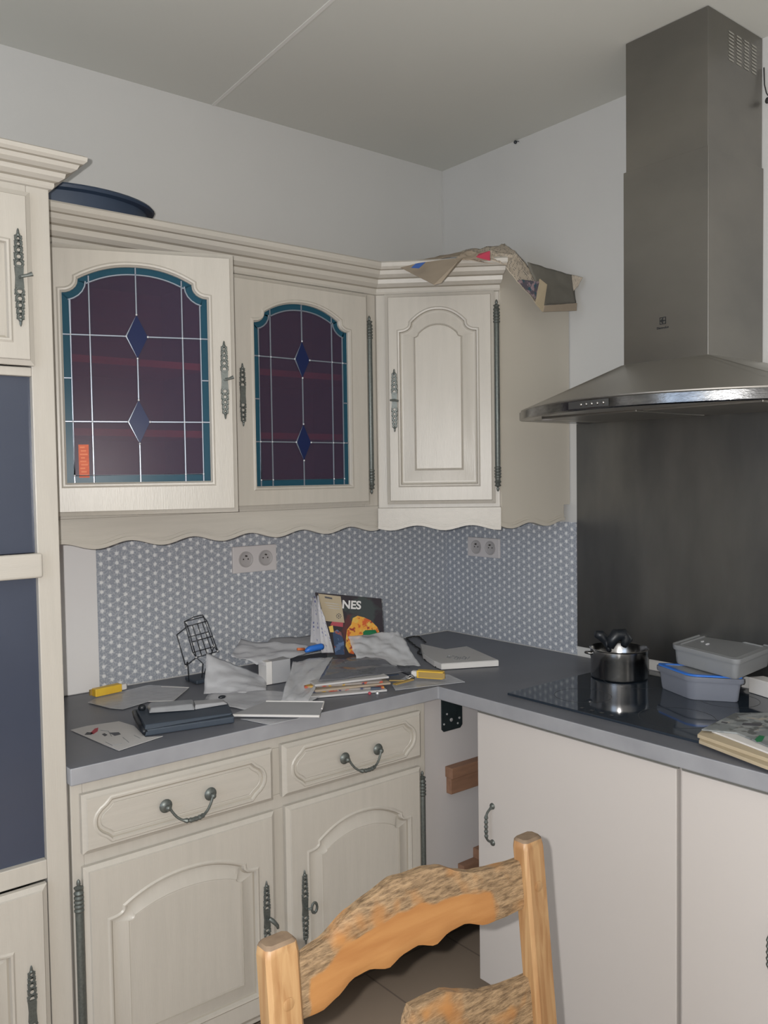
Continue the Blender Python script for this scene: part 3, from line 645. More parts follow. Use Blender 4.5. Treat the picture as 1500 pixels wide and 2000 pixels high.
# ---- base cabinet under the long worktop
bc = empty('base_cabinet', (-1.15, -0.3, 0), 0, 'cream base cabinet with two drawers above two arched raised-panel doors', 'cabinet')
b = MB(); b.box(-1.652, -1.634, -0.582, -0.02, 0.165, 0.861).box(-0.673, -0.656, -0.582, -0.02, 0.165, 0.861).box(-1.634, -0.673, -0.582, -0.02, 0.165, 0.183).box(-1.634, -0.673, -0.03, -0.02, 0.183, 0.861).box(-1.634, -0.673, -0.582, -0.03, 0.69, 0.70)
b.build('body', 'white', bc)
b = MB(); b.box(-1.652, -1.626, -0.6, -0.582, 0.165, 0.861).box(-1.174, -1.128, -0.6, -0.582, 0.19, 0.678).box(-1.174, -1.128, -0.6, -0.582, 0.714, 0.830).box(-0.692, -0.656, -0.6, -0.582, 0.165, 0.861)
for a, c in ((0.830, 0.861), (0.678, 0.714), (0.165, 0.19)): b.box(-1.626, -0.692, -0.6, -0.582, a, c)
b.build('face_frame', 'cream', bc, bevel=0.0015)
for x in (-1.62, -0.70):
    for y in (-0.36, -0.08): MB().lathe([(0.022, 0), (0.022, 0.012), (0.014, 0.016), (0.014, 0.165)], (x, y, 0), 'Z', 14).build('leg', 'black', bc, smooth='auto')
w, h = 0.468, 0.128
dr = drawer_front(w, h, bc, (-1.634, -0.601, 0.709)); bail(dr, 0.238, 0.062, -0.022)
dr = drawer_front(0.456, 0.131, bc, (-1.139, -0.601, 0.709)); bail(dr, 0.238, 0.060, -0.022)
d6 = carved('door', arch(0.056, 0.410, 0.064, 0.367, 0.424, 0.034, 0.018), 0.470, 0.497, 0.02, PROF_RAISED, bc, (-1.634, -0.601, 0.184))
keyplate(d6, 0.438, 0.241, -0.02, 0.18, 3)
d7 = carved('door', arch(0.066, 0.396, 0.064, 0.364, 0.426, 0.034, 0.018), 0.446, 0.499, 0.02, PROF_RAISED, bc, (-1.131, -0.601, 0.184))
keyplate(d7, 0.046, 0.234, -0.02, 0.18, 4)
hinge_rod(d6, -0.010, 0.01, 0.476, -0.010); hinge_rod(d7, 0.446+0.008, 0.01, 0.484, -0.010)

# ---- open blind corner
cb = MB().box(-0.654, -0.02, -0.578, -0.562, 0.165, 0.861).build('corner_board', 'panelgrey', bevel=0.001)
tag(cb, 'bare white board closing the open corner between the two runs of base cabinets', 'board')
b = MB().box(-0.559, -0.30, -0.610, -0.579, 0.615, 0.646).box(-0.555, -0.30, -0.600, -0.579, 0.566, 0.615)
tag(b.build('wood_batten', 'ledge', bevel=0.001), 'short brown wooden batten fixed to the corner board at mid height', 'batten')
b = MB().box(-0.512, -0.30, -0.605, -0.579, 0.282, 0.342).box(-0.448, -0.30, -0.604, -0.579, 0.342, 0.372)
tag(b.build('wood_batten', 'ledge', bevel=0.001), 'stepped brown wooden batten low on the corner board, just above the chair back', 'batten')
br = empty('metal_bracket', (-0.53, -0.579, 0.75), 0, 'dark perforated metal plate screwed below the inner corner of the worktop', 'bracket')
pl = [(-0.573, 0.861), (-0.573, 0.757), (-0.565, 0.749), (-0.499, 0.749), (-0.490, 0.758), (-0.490, 0.861)]
MB().prism(pl, -0.583, -0.579).build('plate', 'bracket', br, bevel=0.001)
for x, z, r in ((-0.560, 0.846, 0.005), (-0.536, 0.780, 0.0055), (-0.553, 0.80, 0.003), (-0.503, 0.78, 0.0035), (-0.565, 0.772, 0.003), (-0.51, 0.765, 0.003), (-0.50, 0.84, 0.0025)):
    MB().lathe([(r, -0.583), (r, -0.5845), (r*0.4, -0.5855)], (x, 0, z), 'Y', 10).build('screw', 'screw', br, smooth='auto')

# ---- plain white base cabinets along the right wall
def plain(y1, y0, hy, hz, label):
    e = empty('base_cabinet', (-0.3, (y0+y1)/2, 0), 0, label, 'cabinet')
    b = MB(); b.box(-0.58, -0.02, y1-0.016, y1, 0.1, 0.861).box(-0.58, -0.02, y0, y0+0.016, 0.1, 0.861).box(-0.58, -0.02, y0+0.016, y1-0.016, 0.1, 0.116).box(-0.03, -0.02, y0+0.016, y1-0.016, 0.116, 0.861)
    b.box(-0.58, -0.1, y0+0.016, y1-0.016, 0.84, 0.86)
    b.build('body', 'white', e)
    for x in (-0.52, -0.08):
        for y in (y0+0.05, y1-0.05): MB().lathe([(0.022, 0), (0.022, 0.012), (0.014, 0.016), (0.014, 0.1)], (x, y, 0), 'Z', 14).build('leg', 'black', e, smooth='auto')
    MB().box(-0.596, -0.5805, y0, y1, 0.8505, 0.861).build('gap_strip', 'strip_grey', e)  # dark grey strip filling the gap between door top and worktop
    d = MB().box(-0.600, -0.582, y0+0.002, y1-0.002, 0.105, 0.850).build('door', 'white', e, bevel=0.002)
    hb = MB(); n = 24; pts = []; rd = []
    for i in range(n+1):
        t = i/n; u = 2*t-1; pts.append((-0.600-0.024*(1-abs(u)**6)-0.001, 0, hz+u*0.048)); rd.append(0.0032+(0.0028*(0.5+0.5*cos(u*24)) if abs(u) < 0.62 else 0)+(0.0025 if abs(u) > 0.97 else 0))
    hb.tube(pts, rd, 8)
    for s_ in (-1, 1): hb.lathe([(0.009, 0.0), (0.008, -0.003), (0.004, -0.006)], (-0.600, 0, hz+s_*0.050), 'X', 10)
    h_ = hb.build('handle', 'pewter', d, smooth='auto'); h_.location = (0, hy, 0)
    return e
plain(-0.752, -1.364, -0.808, 0.555, 'plain white base cabinet below the hob with a dark ornate pull near its left edge')
plain(-1.372, -1.985, -1.582, 0.545, 'plain white base cabinet at the right edge of the picture, right of the hob cabinet')

# ---- worktop
wt = MB().slab([(-1.657, -0.004), (-1.657, -0.620), (-0.620, -0.620), (-0.620, -2.40), (-0.004, -2.40), (-0.004, -0.004)], 0.862, 0.900, 1)
wt.m[-1] = 0
wto = wt.build('worktop', ['worktop', 'worktop_edge'], bevel=0.003); tag(wto, 'dark grey stone-look worktop turning the corner with a paler front edge', 'worktop')

# ---- wallpaper and steel splashback
tag(MB().box(-1.360, -0.001, -0.0030, -0.0005, 0.902, 1.395).build('wallpaper', wallpaper_mat('x')), 'grey wallpaper with white star dots on the left wall behind the worktop', 'wallpaper')
tag(MB().box(-0.0030, -0.0005, -0.622, -0.003, 0.902, 1.395 if False else 1.337).build('wallpaper', wallpaper_mat('y')), 'grey star-dot wallpaper on the right wall between the corner and the steel sheet', 'wallpaper')
sp = MB().box(-0.006, -0.0005, -1.66, -0.626, 0.931, 1.656).build('splashback', 'steel', bevel=0.001); tag(sp, 'large brushed steel splashback sheet on the wall above the hob', 'splashback')

tag(MB().box(-1.500, -1.362, -0.010, -0.0005, 0.902, 1.34).build('wall_board', 'whiteboard', bevel=0.001), 'bare white board on the wall between the tall cabinet and the star-dot wallpaper', 'board')
# ---- sockets
def sockets(loc, rz, w, h, label):
    e = empty('double_socket', loc, rz, label, 'socket', 'double wall sockets')
    Tm = Matrix.Translation(loc) @ Matrix.Rotation(rz, 4, 'Z')
    def put(mb, n, m, **k):
        mb.v = [tuple(Tm @ Vector(v)) for v in mb.v]; return mb.build(n, m, e, **k)
    put(MB().box(-w/2, w/2, -0.010, -0.0005, -h/2, h/2), 'face_plate', 'socket', bevel=0.002)
    for x in (-w*0.215, w*0.235):
        r = 0.0235
        put(MB().lathe([(r+0.002, -0.0095), (r+0.002, -0.012), (r, -0.0125), (r-0.003, -0.0105), (r-0.004, -0.0102)], (x, 0, 0), 'Y', 28), 'socket_well', 'socket_in', smooth='auto')
        pb = MB()
        for dx, dz in ((-0.0085, 0.001), (0.0085, 0.001)): pb.lathe([(0.0024, -0.0100), (0.0024, -0.0108)], (x+dx, 0, dz), 'Y', 8)
        pb.lathe([(0.0026, -0.010), (0.0026, -0.017), (0.001, -0.018)], (x, 0, 0.011), 'Y', 8)
        put(pb, 'pin', 'brass', smooth='auto')
sockets((-0.849, -0.003, 1.239), 0, 0.160, 0.084, 'white double wall socket on the left wall above the paper clutter')
sockets((-0.003, -0.207, 1.232), -pi/2, 0.158, 0.070, 'white double wall socket on the right wall below the corner cabinet')

# ---- cooker hood
hd = empty('cooker_hood', (-0.14, -1.12, 1.65), 0, 'stainless steel chimney cooker hood with curved canopy on the right wall', 'cooker hood')
HC = -1.121
def bow(d=0.0, n=24, hw=0.453):
    pts = [(-0.002, HC+hw-d)]
    for i in range(n+1):
        t = i/n; u = 1-2*t; pts.append((-(0.325+0.205*(1-abs(u)**2.0))+d, HC+u*(hw-d)))
    pts.append((-0.002, HC-hw+d)); return pts
def chim(n=24, x=-0.27, hw=0.12, g=0.0):
    pts = [(-0.002, HC+hw)]
    for i in range(n+1): pts.append((x, HC+hw*(1-2*i/n)))
    pts.append((-0.002, HC-hw)); return pts
def l3(p, z): return [(x, y, z) for x, y in p]
b = MB(); B0, B1 = bow(), bow(0.002)
b.rings([l3(bow(0.004), 1.680), l3(bow(0.003), 1.684), l3(chim(x=-0.278, hw=0.128), 1.786), l3(chim(), 1.789)], cap0=False)
b.build('canopy', 'canopy', hd, smooth='auto')
b = MB(); b.rings([l3(bow(0.03), 1.656), l3(bow(0.004), 1.653), l3(bow(0), 1.656), l3(bow(0), 1.678), l3(bow(0.004), 1.6815), l3(bow(0.02), 1.6815)], cap0=False, cap1=False)
ro = b.build('rim', 'steel_edge', hd, smooth='auto')
b = MB(); b.rings([l3(bow(0.025), 1.6565), l3(bow(0.025), 1.660)]); b.build('underside', 'canopy', hd)
for ya, yb in ((-0.80, -1.11), (-1.13, -1.44)): MB().box(-0.38, -0.06, yb, ya, 1.651, 1.6565).build('grease_filter', 'steel_hood', hd, bevel=0.001)
for y in (-0.755, -1.49): MB().lathe([(0.03, 1.6565), (0.03, 1.653), (0.0005, 1.652)], (-0.28, y, 0), 'Z', 20).build('hood_lamp', 'socket_in', hd, smooth='auto')
for i in range(5):
    y = -1.052-0.0175*i; u = (y-HC)/0.453; x = -(0.325+0.205*(1-u*u))
    MB().ball((x-0.001, y, 1.667), 0.0045, 8).build('control_button', 'chrome', hd, smooth=True)
b = MB()
for i in range(8):
    ya = -1.005-0.0165*i; ss = []
    for y in (ya, ya-0.0165):
        u = (y-HC)/0.453; ss.append((-(0.325+0.205*(1-u*u))-0.0006, y))
    b.add([(ss[0][0], ss[0][1], 1.658), (ss[1][0], ss[1][1], 1.658), (ss[1][0], ss[1][1], 1.676), (ss[0][0], ss[0][1], 1.676)], [(0, 1, 2, 3)])
b.build('control_panel', 'darkgap', hd)
MB().box(-0.273, -0.002, HC-0.1235, HC+0.1235, 1.786, 2.298).build('chimney_cover', 'steel_hood', hd, bevel=0.001)
MB().box(-0.2675, -0.002, HC-0.119, HC+0.119, 2.298, 2.6365).build('upper_chimney_cover', 'steel_hood', hd, bevel=0.001)
b = MB()
for c in range(4):
    for r in range(9):
        x = -0.172+c*0.038; z = 2.602-r*0.0085
        for y, s_ in ((HC-0.119, -1),):
            b.add([(x, y+s_*0.0007, z), (x+0.024, y+s_*0.0007, z-0.001), (x+0.024, y+s_*0.0007, z+0.003), (x, y+s_*0.0007, z+0.004)], [(0, 1, 2, 3)])
b.build('vent_slots', 'slot', hd)
def text(body, size, name, m, parent, loc, rot, ext=0.0003, bold=False):
    c = bpy.data.curves.new('t', 'FONT'); c.body = body; c.size = size; c.extrude = ext; c.align_x = 'CENTER'; c.align_y = 'CENTER'
    if bold: c.offset = size*0.03
    t = bpy.data.objects.new('t', c); COL.objects.link(t)
    bpy.context.view_layer.update(); dg = bpy.context.evaluated_depsgraph_get()
    me = bpy.data.meshes.new_from_object(t.evaluated_get(dg)); bpy.data.objects.remove(t)
    me.name = name; me.materials.clear(); me.materials.append(M[m])
    Tm = Matrix.Translation(loc) @ rot; me.transform(Tm)
    o = bpy.data.objects.new(name, me); COL.objects.link(o)
    if parent:
        o.parent = parent
        if parent.type == 'EMPTY': o.matrix_parent_inverse = (Matrix.Translation(parent.location) @ Matrix.Rotation(parent.rotation_euler.z, 4, 'Z')).inverted()
    return o
FACE_R = Matrix.Rotation(-pi/2, 4, 'Z') @ Matrix.Rotation(pi/2, 4, 'X')
b = MB(); cy, cz, x = -1.117, 1.889, -0.2738
def q(y0, y1, z0, z1): b.add([(x, cy-y0, cz+z0), (x, cy-y1, cz+z0), (x, cy-y1, cz+z1), (x, cy-y0, cz+z1)], [(0, 1, 2, 3)])
q(-0.009, 0.009, 0.0075, 0.009); q(-0.009, 0.009, -0.009, -0.0075); q(-0.009, -0.0075, -0.009, 0.009); q(0.0075, 0.009, -0.009, 0.009)
q(-0.001, 0.001, -0.0075, 0.0075); q(-0.0075, 0.0075, -0.001, 0.001)
pv = [(0.0055*cos(a), 0.0055*sin(a)) for a in [pi*0.5+pi*i/8 for i in range(9)]]; pw = [(0.004*cos(a), 0.004*sin(a)) for a in [pi*0.5+pi*i/8 for i in range(9)]]
for i in range(8): b.add([(x, cy-pv[i][0], cz+pv[i][1]), (x, cy-pv[i+1][0], cz+pv[i+1][1]), (x, cy-pw[i+1][0], cz+pw[i+1][1]), (x, cy-pw[i][0], cz+pw[i][1])], [(0, 1, 2, 3)])
b.build('emblem', 'black', hd)
text('Electrolux', 0.0085, 'brand_text', 'black', hd, (-0.2737, -1.117, 1.871), FACE_R)

# ---- hob
hb = empty('hob', (-0.3, -1.11, 0.9), 0, 'black glass hob set in the worktop under the cooker hood', 'hob')
MB().box(-0.547, -0.045, -1.403, -0.817, 0.9, 0.906).build('glass_top', 'blackglass', hb, bevel=0.001)
for x, y, r in ((-0.42, -0.97, 0.075), (-0.18, -0.97, 0.09), (-0.42, -1.25, 0.09), (-0.18, -1.25, 0.075)):
    b = MB().rings([[(x+rr*cos(2*pi*k/40), y+rr*sin(2*pi*k/40), 0.90625) for k in range(40)] for rr in (r, r-0.0012)], cap0=False, cap1=False); b.build('zone_marking', 'darkgap', hb)
for i in range(4):
    b = MB(); b.add([(-0.525, -1.04-0.03*i, 0.9063), (-0.525, -1.05-0.03*i, 0.9063), (-0.515, -1.05-0.03*i, 0.9063), (-0.515, -1.04-0.03*i, 0.9063)], [(0, 1, 2, 3)]); b.build('touch_marking', 'darkgap', hb)
# ================================================================== things on the cabinets
def sheet(name, c, m, parent=None, n=14, amp=0.004, freq=14, th=0.0006, seed=0, extra=None, m2=None):
    """paper or film: a bilinear patch over four corners c = bottom-left, bottom-right, top-right, top-left, gently crumpled"""
    c = [Vector(p) for p in c]; N = (c[1]-c[0]).cross(c[3]-c[0]).normalized(); vs = []; uv = []
    for j in range(n+1):
        for i in range(n+1):
            u, v = i/n, j/n
            p = c[0]*(1-u)*(1-v)+c[1]*u*(1-v)+c[2]*u*v+c[3]*(1-u)*v
            q = noise.noise(Vector((u*freq*0.35+seed*3.7, v*freq*0.35, seed*1.3)))+0.5*noise.noise(Vector((u*freq, v*freq+seed, seed*2.1)))
            p = p+N*amp*q
            if extra: p = extra(p, u, v)
            vs.append(p); uv.append((u, v))
    mb = MB(); k = n+1
    mb.add(vs, [(j*k+i, j*k+i+1, (j+1)*k+i+1, (j+1)*k+i) for j in range(n) for i in range(n)])
    o = mb.build(name, m, parent, solid=th, smooth=True, recalc=False)
    ul = o.data.uv_layers.new(name='UVMap')
    for lp in o.data.loops: ul.data[lp.index].uv = uv[lp.vertex_index]
    if m2: o.data.materials.append(M[m2])
    return o
def flat(name, pts, m, parent=None, th=0.0006, z=None):
    """thin many-sided sheet; pts in 3-D"""
    mb = MB(); mb.add(pts, [list(range(len(pts)))]); return mb.build(name, m, parent, solid=th, recalc=False)

# dark oval roasting pan on the glazed wall cabinet
b = MB(); b.lathe([(0.150, 2.052), (0.165, 2.056), (0.178, 2.09), (0.186, 2.15), (0.188, 2.196), (0.205, 2.200), (0.209, 2.206), (0.204, 2.211), (0.184, 2.208), (0.178, 2.15), (0.150, 2.062), (0.0005, 2.060)], (-1.452, -0.168, 0), 'Z', 40, sy=0.72)
tag(b.build('roasting_pan', 'navy', smooth='auto'), 'dark blue oval roasting pan on top of the glazed wall cabinet, beside the tall one', 'pan')

# newspaper draped over the corner cabinet
nw = empty('newspaper', (-0.35, -0.45, 2.137), 0, 'crumpled old newspaper draped over the top of the diagonal corner cabinet', 'newspaper')
def dg(u, off, z): return diag(u, off, z)
flat('folded_corner', [(-0.5711, -0.4050, 2.1274), (-0.4835, -0.6000, 2.1249), (-0.5374, -0.6300, 2.0981), (-0.6089, -0.6400, 2.0298), (-0.6267, -0.6300, 2.0237)], 'news_plain', nw, 0.0015)
flat('blue_print_patch', [(-0.6144, -0.5200, 2.0930), (-0.5966, -0.5200, 2.1071), (-0.5814, -0.5450, 2.1087), (-0.6072, -0.5450, 2.0877)], 'blueink', nw, 0.0006)
sheet('sheet', [(-0.5331, -0.3600, 2.1447), (-0.4047, -0.5200, 2.1573), (-0.2669, -0.3800, 2.2178), (-0.3853, -0.2500, 2.1955)], 'news_plain', nw, amp=0.006, seed=1)
sheet('sheet', [(-0.5039, -0.5850, 2.1206), (-0.3267, -0.6450, 2.1133), (-0.2218, -0.5200, 2.2210), (-0.3326, -0.4400, 2.2002)], 'news', nw, amp=0.006, seed=2)
sheet('sheet', [(-0.4998, -0.5850, 2.1212), (-0.3928, -0.6250, 2.1242), (-0.3833, -0.6100, 2.1540), (-0.4446, -0.5500, 2.1588)], 'news_plain', nw, amp=0.008, seed=6)
flat('red_print_patch', [(-0.4615, -0.6300, 2.1235), (-0.4150, -0.6400, 2.1180), (-0.4041, -0.6300, 2.1497), (-0.4356, -0.6150, 2.1392)], 'pink', nw, 0.001)
sheet('sheet', [(-0.4023, -0.6300, 2.1233), (-0.3432, -0.6600, 2.1050), (-0.2995, -0.6450, 2.1473), (-0.3728, -0.6000, 2.1637)], 'news', nw, amp=0.004, seed=3)
sheet('hanging_sheet', [(-0.3750, -0.6650, 2.0996), (-0.2436, -0.6750, 1.9973), (-0.1818, -0.6550, 2.0696), (-0.3073, -0.6400, 2.1592)], 'news', nw, amp=0.004, seed=4)
sheet('sheet', [(-0.3728, -0.6000, 2.1607), (-0.3075, -0.6400, 2.1396), (-0.2630, -0.6000, 2.1773), (-0.2359, -0.5200, 2.2204)], 'news', nw, amp=0.003, seed=5)
flat('printed_photo', [(-0.3437, -0.6800, 2.0626), (-0.2539, -0.6820, 2.0102), (-0.2440, -0.6780, 2.0729), (-0.3158, -0.6750, 2.0701)], 'news_photo', nw, 0.0008)
flat('fold_edge', [(-0.2724, -0.6880, 2.0041), (-0.2427, -0.6900, 1.9814), (-0.2114, -0.6800, 2.0675), (-0.2393, -0.6760, 2.0814)], 'news_cream', nw, 0.003)
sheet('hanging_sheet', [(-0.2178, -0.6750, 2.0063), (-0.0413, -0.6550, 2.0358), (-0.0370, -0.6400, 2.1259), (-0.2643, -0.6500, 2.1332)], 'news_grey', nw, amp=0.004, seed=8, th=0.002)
flat('fold_edge', [(-0.2427, -0.6900, 1.9814), (-0.0579, -0.6680, 2.0079), (-0.0552, -0.6680, 2.0321), (-0.2356, -0.6900, 2.0004)], 'news_plain', nw, 0.004)
sheet('sheet', [(-0.0701, -0.6680, 2.0686), (-0.0548, -0.6720, 2.0825), (-0.0329, -0.6750, 2.1135), (-0.0446, -0.6400, 2.1281)], 'news', nw, amp=0.002, seed=9)

# cable end behind the hood
b = MB(); b.tube([(-0.0080, -1.2474, 2.5575), (-0.0120, -1.2511, 2.5116), (-0.0120, -1.2567, 2.4872), (-0.0100, -1.2640, 2.4746)], 0.0016, 6); b.ball((-0.0120, -1.2595, 2.4677), 0.007, 8, (0.6, 1, 1.2))
tag(b.build('cable_clip', 'cord', smooth=True), 'small dark cable clip on the right wall beside the hood chimney', 'clip')
b = MB().ball((-0.004, -0.371, 2.632), 0.006, 8); b.tube([(-0.002, -0.37, 2.636), (-0.008, -0.39, 2.628)], 0.0015, 5)
tag(b.build('wall_nail', 'wire', smooth=True), 'tiny dark nail where the right wall meets the ceiling', 'nail')

# ================================================================== things on the hob side
# saucepan
sc_ = (-0.172, -0.908)
pt = empty('saucepan', (sc_[0], sc_[1], 0.9062), 0, 'shiny steel saucepan with black handle standing on the hob', 'saucepan')
r = 0.082
b = MB().lathe([(r*0.80, 0.9064), (r*0.97, 0.909), (r*0.985, 0.914), (r*0.985, 0.962), (r*1.0, 0.965), (r*1.0, 0.988), (r*1.03, 0.991), (r*1.0, 0.992), (r*0.965, 0.988), (r*0.95, 0.915), (0.0005, 0.913)], (*sc_, 0), 'Z', 48)
b.build('bowl', 'chrome', pt, smooth='auto')
hbk = [(-0.1567, -0.8620, 0.9711), (-0.1493, -0.8530, 0.9840), (-0.1533, -0.8450, 1.0017), (-0.1644, -0.8350, 1.0171), (-0.1771, -0.8280, 1.0208)]
MB().tube(hbk, [0.007, 0.010, 0.013, 0.015, 0.010], 10).build('handle', 'black', pt, smooth=True)
b = MB(); b.tube([(-0.1654, -0.8720, 0.9829), (-0.1595, -0.8750, 1.0068), (-0.1490, -0.8800, 1.0197), (-0.1306, -0.8900, 1.0202), (-0.1247, -0.9000, 1.0056), (-0.1398, -0.9000, 0.9895)], [0.010, 0.017, 0.020, 0.020, 0.018, 0.009], 10)
b.build('lid_knob', 'black', pt, smooth=True)
b = MB(); pth = [(sc_[0]+r*cos(a)*1.0, sc_[1]+r*sin(a)*1.0, 0.975) for a in (2.42, 2.56)]
b.tube([(sc_[0]+r*1.0*cos(2.3), sc_[1]+r*1.0*sin(2.3), 0.976), (sc_[0]+r*1.18*cos(2.42), sc_[1]+r*1.18*sin(2.42), 0.978), (sc_[0]+r*1.0*cos(2.54), sc_[1]+r*1.0*sin(2.54), 0.976)], 0.004, 8)
b.build('side_lug', 'chrome', pt, smooth=True)

def tub(name, F, L_, R_, h, draft, m, label, rimm=None, rimcol=None, cat='container', wall=0.003, opn=True):
    """open rectangular tub from its front corner F, left corner L and right corner R at rim height"""
    F, L_, R_ = Vector(F), Vector(L_), Vector(R_); F.z = L_.z = R_.z
    e1 = (L_-F); e2 = (R_-F); zt = F.z
    e = empty(name, ((F+(e1+e2)/2).x, (F+(e1+e2)/2).y, zt-h), 0, label, cat)
    a1, a2 = e1.normalized(), e2.normalized(); l1, l2 = e1.length, e2.length
    def loop(ins, z, rad=0.022, k=6):
        pts = []
        w1, w2 = l1/2-ins, l2/2-ins; rad = max(0.004, rad-ins*0.5)
        for cx, cy, a0 in ((w1-rad, w2-rad, 0), (-w1+rad, w2-rad, pi/2), (-w1+rad, -w2+rad, pi), (w1-rad, -w2+rad, 1.5*pi)):
            for i in range(k+1):
                a = a0+pi/2*i/k; s_, t_ = cx+rad*cos(a), cy+rad*sin(a)
                p = F+(e1+e2)/2+a1*s_+a2*t_; pts.append((p.x, p.y, z))
        return pts
    MB().rings([loop(draft, zt-h), loop(draft-0.002, zt-h+0.004), loop(0.006, zt-0.014), loop(0.0015, zt-0.0135), loop(0.0, zt-0.010), loop(0.0, zt), loop(0.004, zt), loop(0.0065, zt-0.014), loop(draft+0.002, zt-h+0.004)]).build('tub', m, e, smooth='auto')
    return e, loop, zt
e, lp, zt = tub('food_container', (-0.2619, -1.1848, 0.9680), (-0.1986, -1.0385, 0.9680), (-0.1817, -1.3036, 0.9680), 0.0615, 0.012, 'tub2', 'lower grey plastic food container with a blue rim, standing on the hob beside the saucepan')
MB().rings([lp(0.003, zt+0.001), lp(0.003, zt+0.005), lp(0.016, zt+0.005), lp(0.016, zt+0.001)], cap0=False, cap1=False).build('blue_seal', 'blueplastic', e, smooth='auto')
MB().rings([lp(0.017, zt+0.001), lp(0.017, zt+0.003)]).build('lid', 'tub', e)
e2, lp2, zt2 = tub('food_container', (-0.2451, -1.3092, 1.0280), (-0.1787, -1.0783, 1.0280), (-0.0110, -1.2841, 1.0280), 0.053, 0.012, 'tub', 'upper clear grey plastic food container stacked on the blue-rimmed one')
MB().rings([lp2(0.004, zt2-0.004), lp2(0.02, zt2-0.001), lp2(0.026, zt2-0.008)]).build('lid', 'tub', e2, smooth='auto')
for q_, r_ in (((-0.1056, -1.1465, 1.0265), 0.005), ((-0.0832, -1.1180, 1.0265), 0.004)): MB().ball(q_, r_, 8, (2, 1, 0.6)).build('water_drop', 'polybag', e2, smooth=True)
a = Vector((-0.0710, -1.2451, 0.9065)); bx = MB().slab([(a.x, a.y), (a.x-0.03, a.y-0.09), (a.x+0.012, a.y-0.11), (a.x+0.04, a.y-0.02)], 0.9066, 0.948)
tag(bx.build('cardboard_box', 'paperw', bevel=0.002), 'small white box behind the food containers at the right edge', 'box')

# paper pile at the right edge
def pile(name, pts, z0, z1, m, label=None, cat=None, group=None, parent=None, bev=0.0008):
    mb = MB(); mb.slab([(p[0], p[1]) for p in pts], z0, z1); o = mb.build(name, m, parent, bevel=bev)
    return tag(o, label, cat, group) if label else o
pile('newspaper', [(-0.5647, -1.3944, 0.9070), (-0.5058, -1.3681, 0.9070), (-0.4433, -1.3668, 0.9070), (-0.3214, -1.4492, 0.9070), (-0.47, -1.68), (-0.6238, -1.5986, 0.9070)], 0.9068, 0.914, 'news_cream', 'folded beige newspaper at the bottom of the paper pile by the hob', 'newspaper')
pile('newspaper', [(-0.5511, -1.3826, 0.9150), (-0.4899, -1.3662, 0.9150), (-0.3282, -1.4525, 0.9150), (-0.45, -1.68), (-0.5966, -1.5748, 0.9150)], 0.9142, 0.922, 'news_cream', 'beige newspaper lying second from the bottom in the pile by the hob', 'newspaper')
pile('envelope', [(-0.5170, -1.3968, 0.9250), (-0.4858, -1.3886, 0.9250), (-0.3802, -1.4781, 0.9250), (-0.5762, -1.5750, 0.9250)], 0.9222, 0.926, 'paperw', 'long white envelope between newspapers and leaflet in the pile by the hob', 'envelope')
lf = pile('leaflet', [(-0.5344, -1.3825, 0.9310), (-0.3583, -1.3648, 0.9310), (-0.2936, -1.4232, 0.9310), (-0.42, -1.60), (-0.5482, -1.5558, 0.9310), (-0.5012, -1.4477, 0.9310)], 0.9265, 0.930, 'photo_print', 'grey photo leaflet on top of the paper pile beside the hob', 'leaflet')
flat('green_print', [(-0.5203, -1.4969, 0.9306), (-0.4860, -1.4892, 0.9306), (-0.4841, -1.5006, 0.9306), (-0.5226, -1.5136, 0.9306), (-0.5337, -1.5083, 0.9306)], 'green', lf, 0.0003)
flat('dark_print', [(-0.4425, -1.4266, 0.9306), (-0.4260, -1.4201, 0.9306), (-0.3979, -1.4507, 0.9306), (-0.4200, -1.4574, 0.9306)], 'ink', lf, 0.0003)
flat('dark_print', [(-0.4586, -1.3854, 0.9306), (-0.4494, -1.3828, 0.9306), (-0.4467, -1.3961, 0.9306), (-0.4558, -1.3987, 0.9306)], 'ink', lf, 0.0003)

# ================================================================== clutter on the long worktop
def marker(a, b_, label, w=0.011):
    """flat yellow marker from tail a to tip b"""
    a, b_ = Vector(a), Vector(b_); d = (b_-a); L = d.length; d.normalize(); s_ = Vector((-d.y, d.x, 0)).normalized(); up = Vector((0, 0, 1))
    e = empty('highlighter', a, 0, label, 'highlighter', 'yellow highlighters')
    def lp(t, k, hz): c = a+d*L*t+up*w; return [c+s_*w*k-up*w*hz, c+s_*w*k+up*w*hz, c-s_*w*k+up*w*hz, c-s_*w*k-up*w*hz]
    MB().rings([lp(0, 0.9, 0.9), lp(0.03, 1, 0.98), lp(0.80, 1, 0.98), lp(0.82, 0.9, 0.9)]).build('barrel', 'yellow', e, bevel=0.0015)
    MB().rings([lp(0.82, 0.7, 0.7), lp(0.97, 0.7, 0.7), lp(1.0, 0.5, 0.5)]).build('tip', 'paperw', e, bevel=0.001)
    c = MB(); c.rings([[p+s_*w*0.9 for p in lp(-0.06, 0.25, 0.7)], [p+s_*w*0.9 for p in lp(0.75, 0.25, 0.7)]]); c.build('clip', 'ochre', e)
marker((-1.4098, -0.0901, 0.9060), (-1.3116, -0.0735, 0.9060), 'yellow highlighter at the left end of the worktop against the wall')
marker((-0.5824, -0.6034, 0.9120), (-0.6342, -0.5216, 0.9120), 'yellow highlighter near the inner corner, in front of the white notepad')

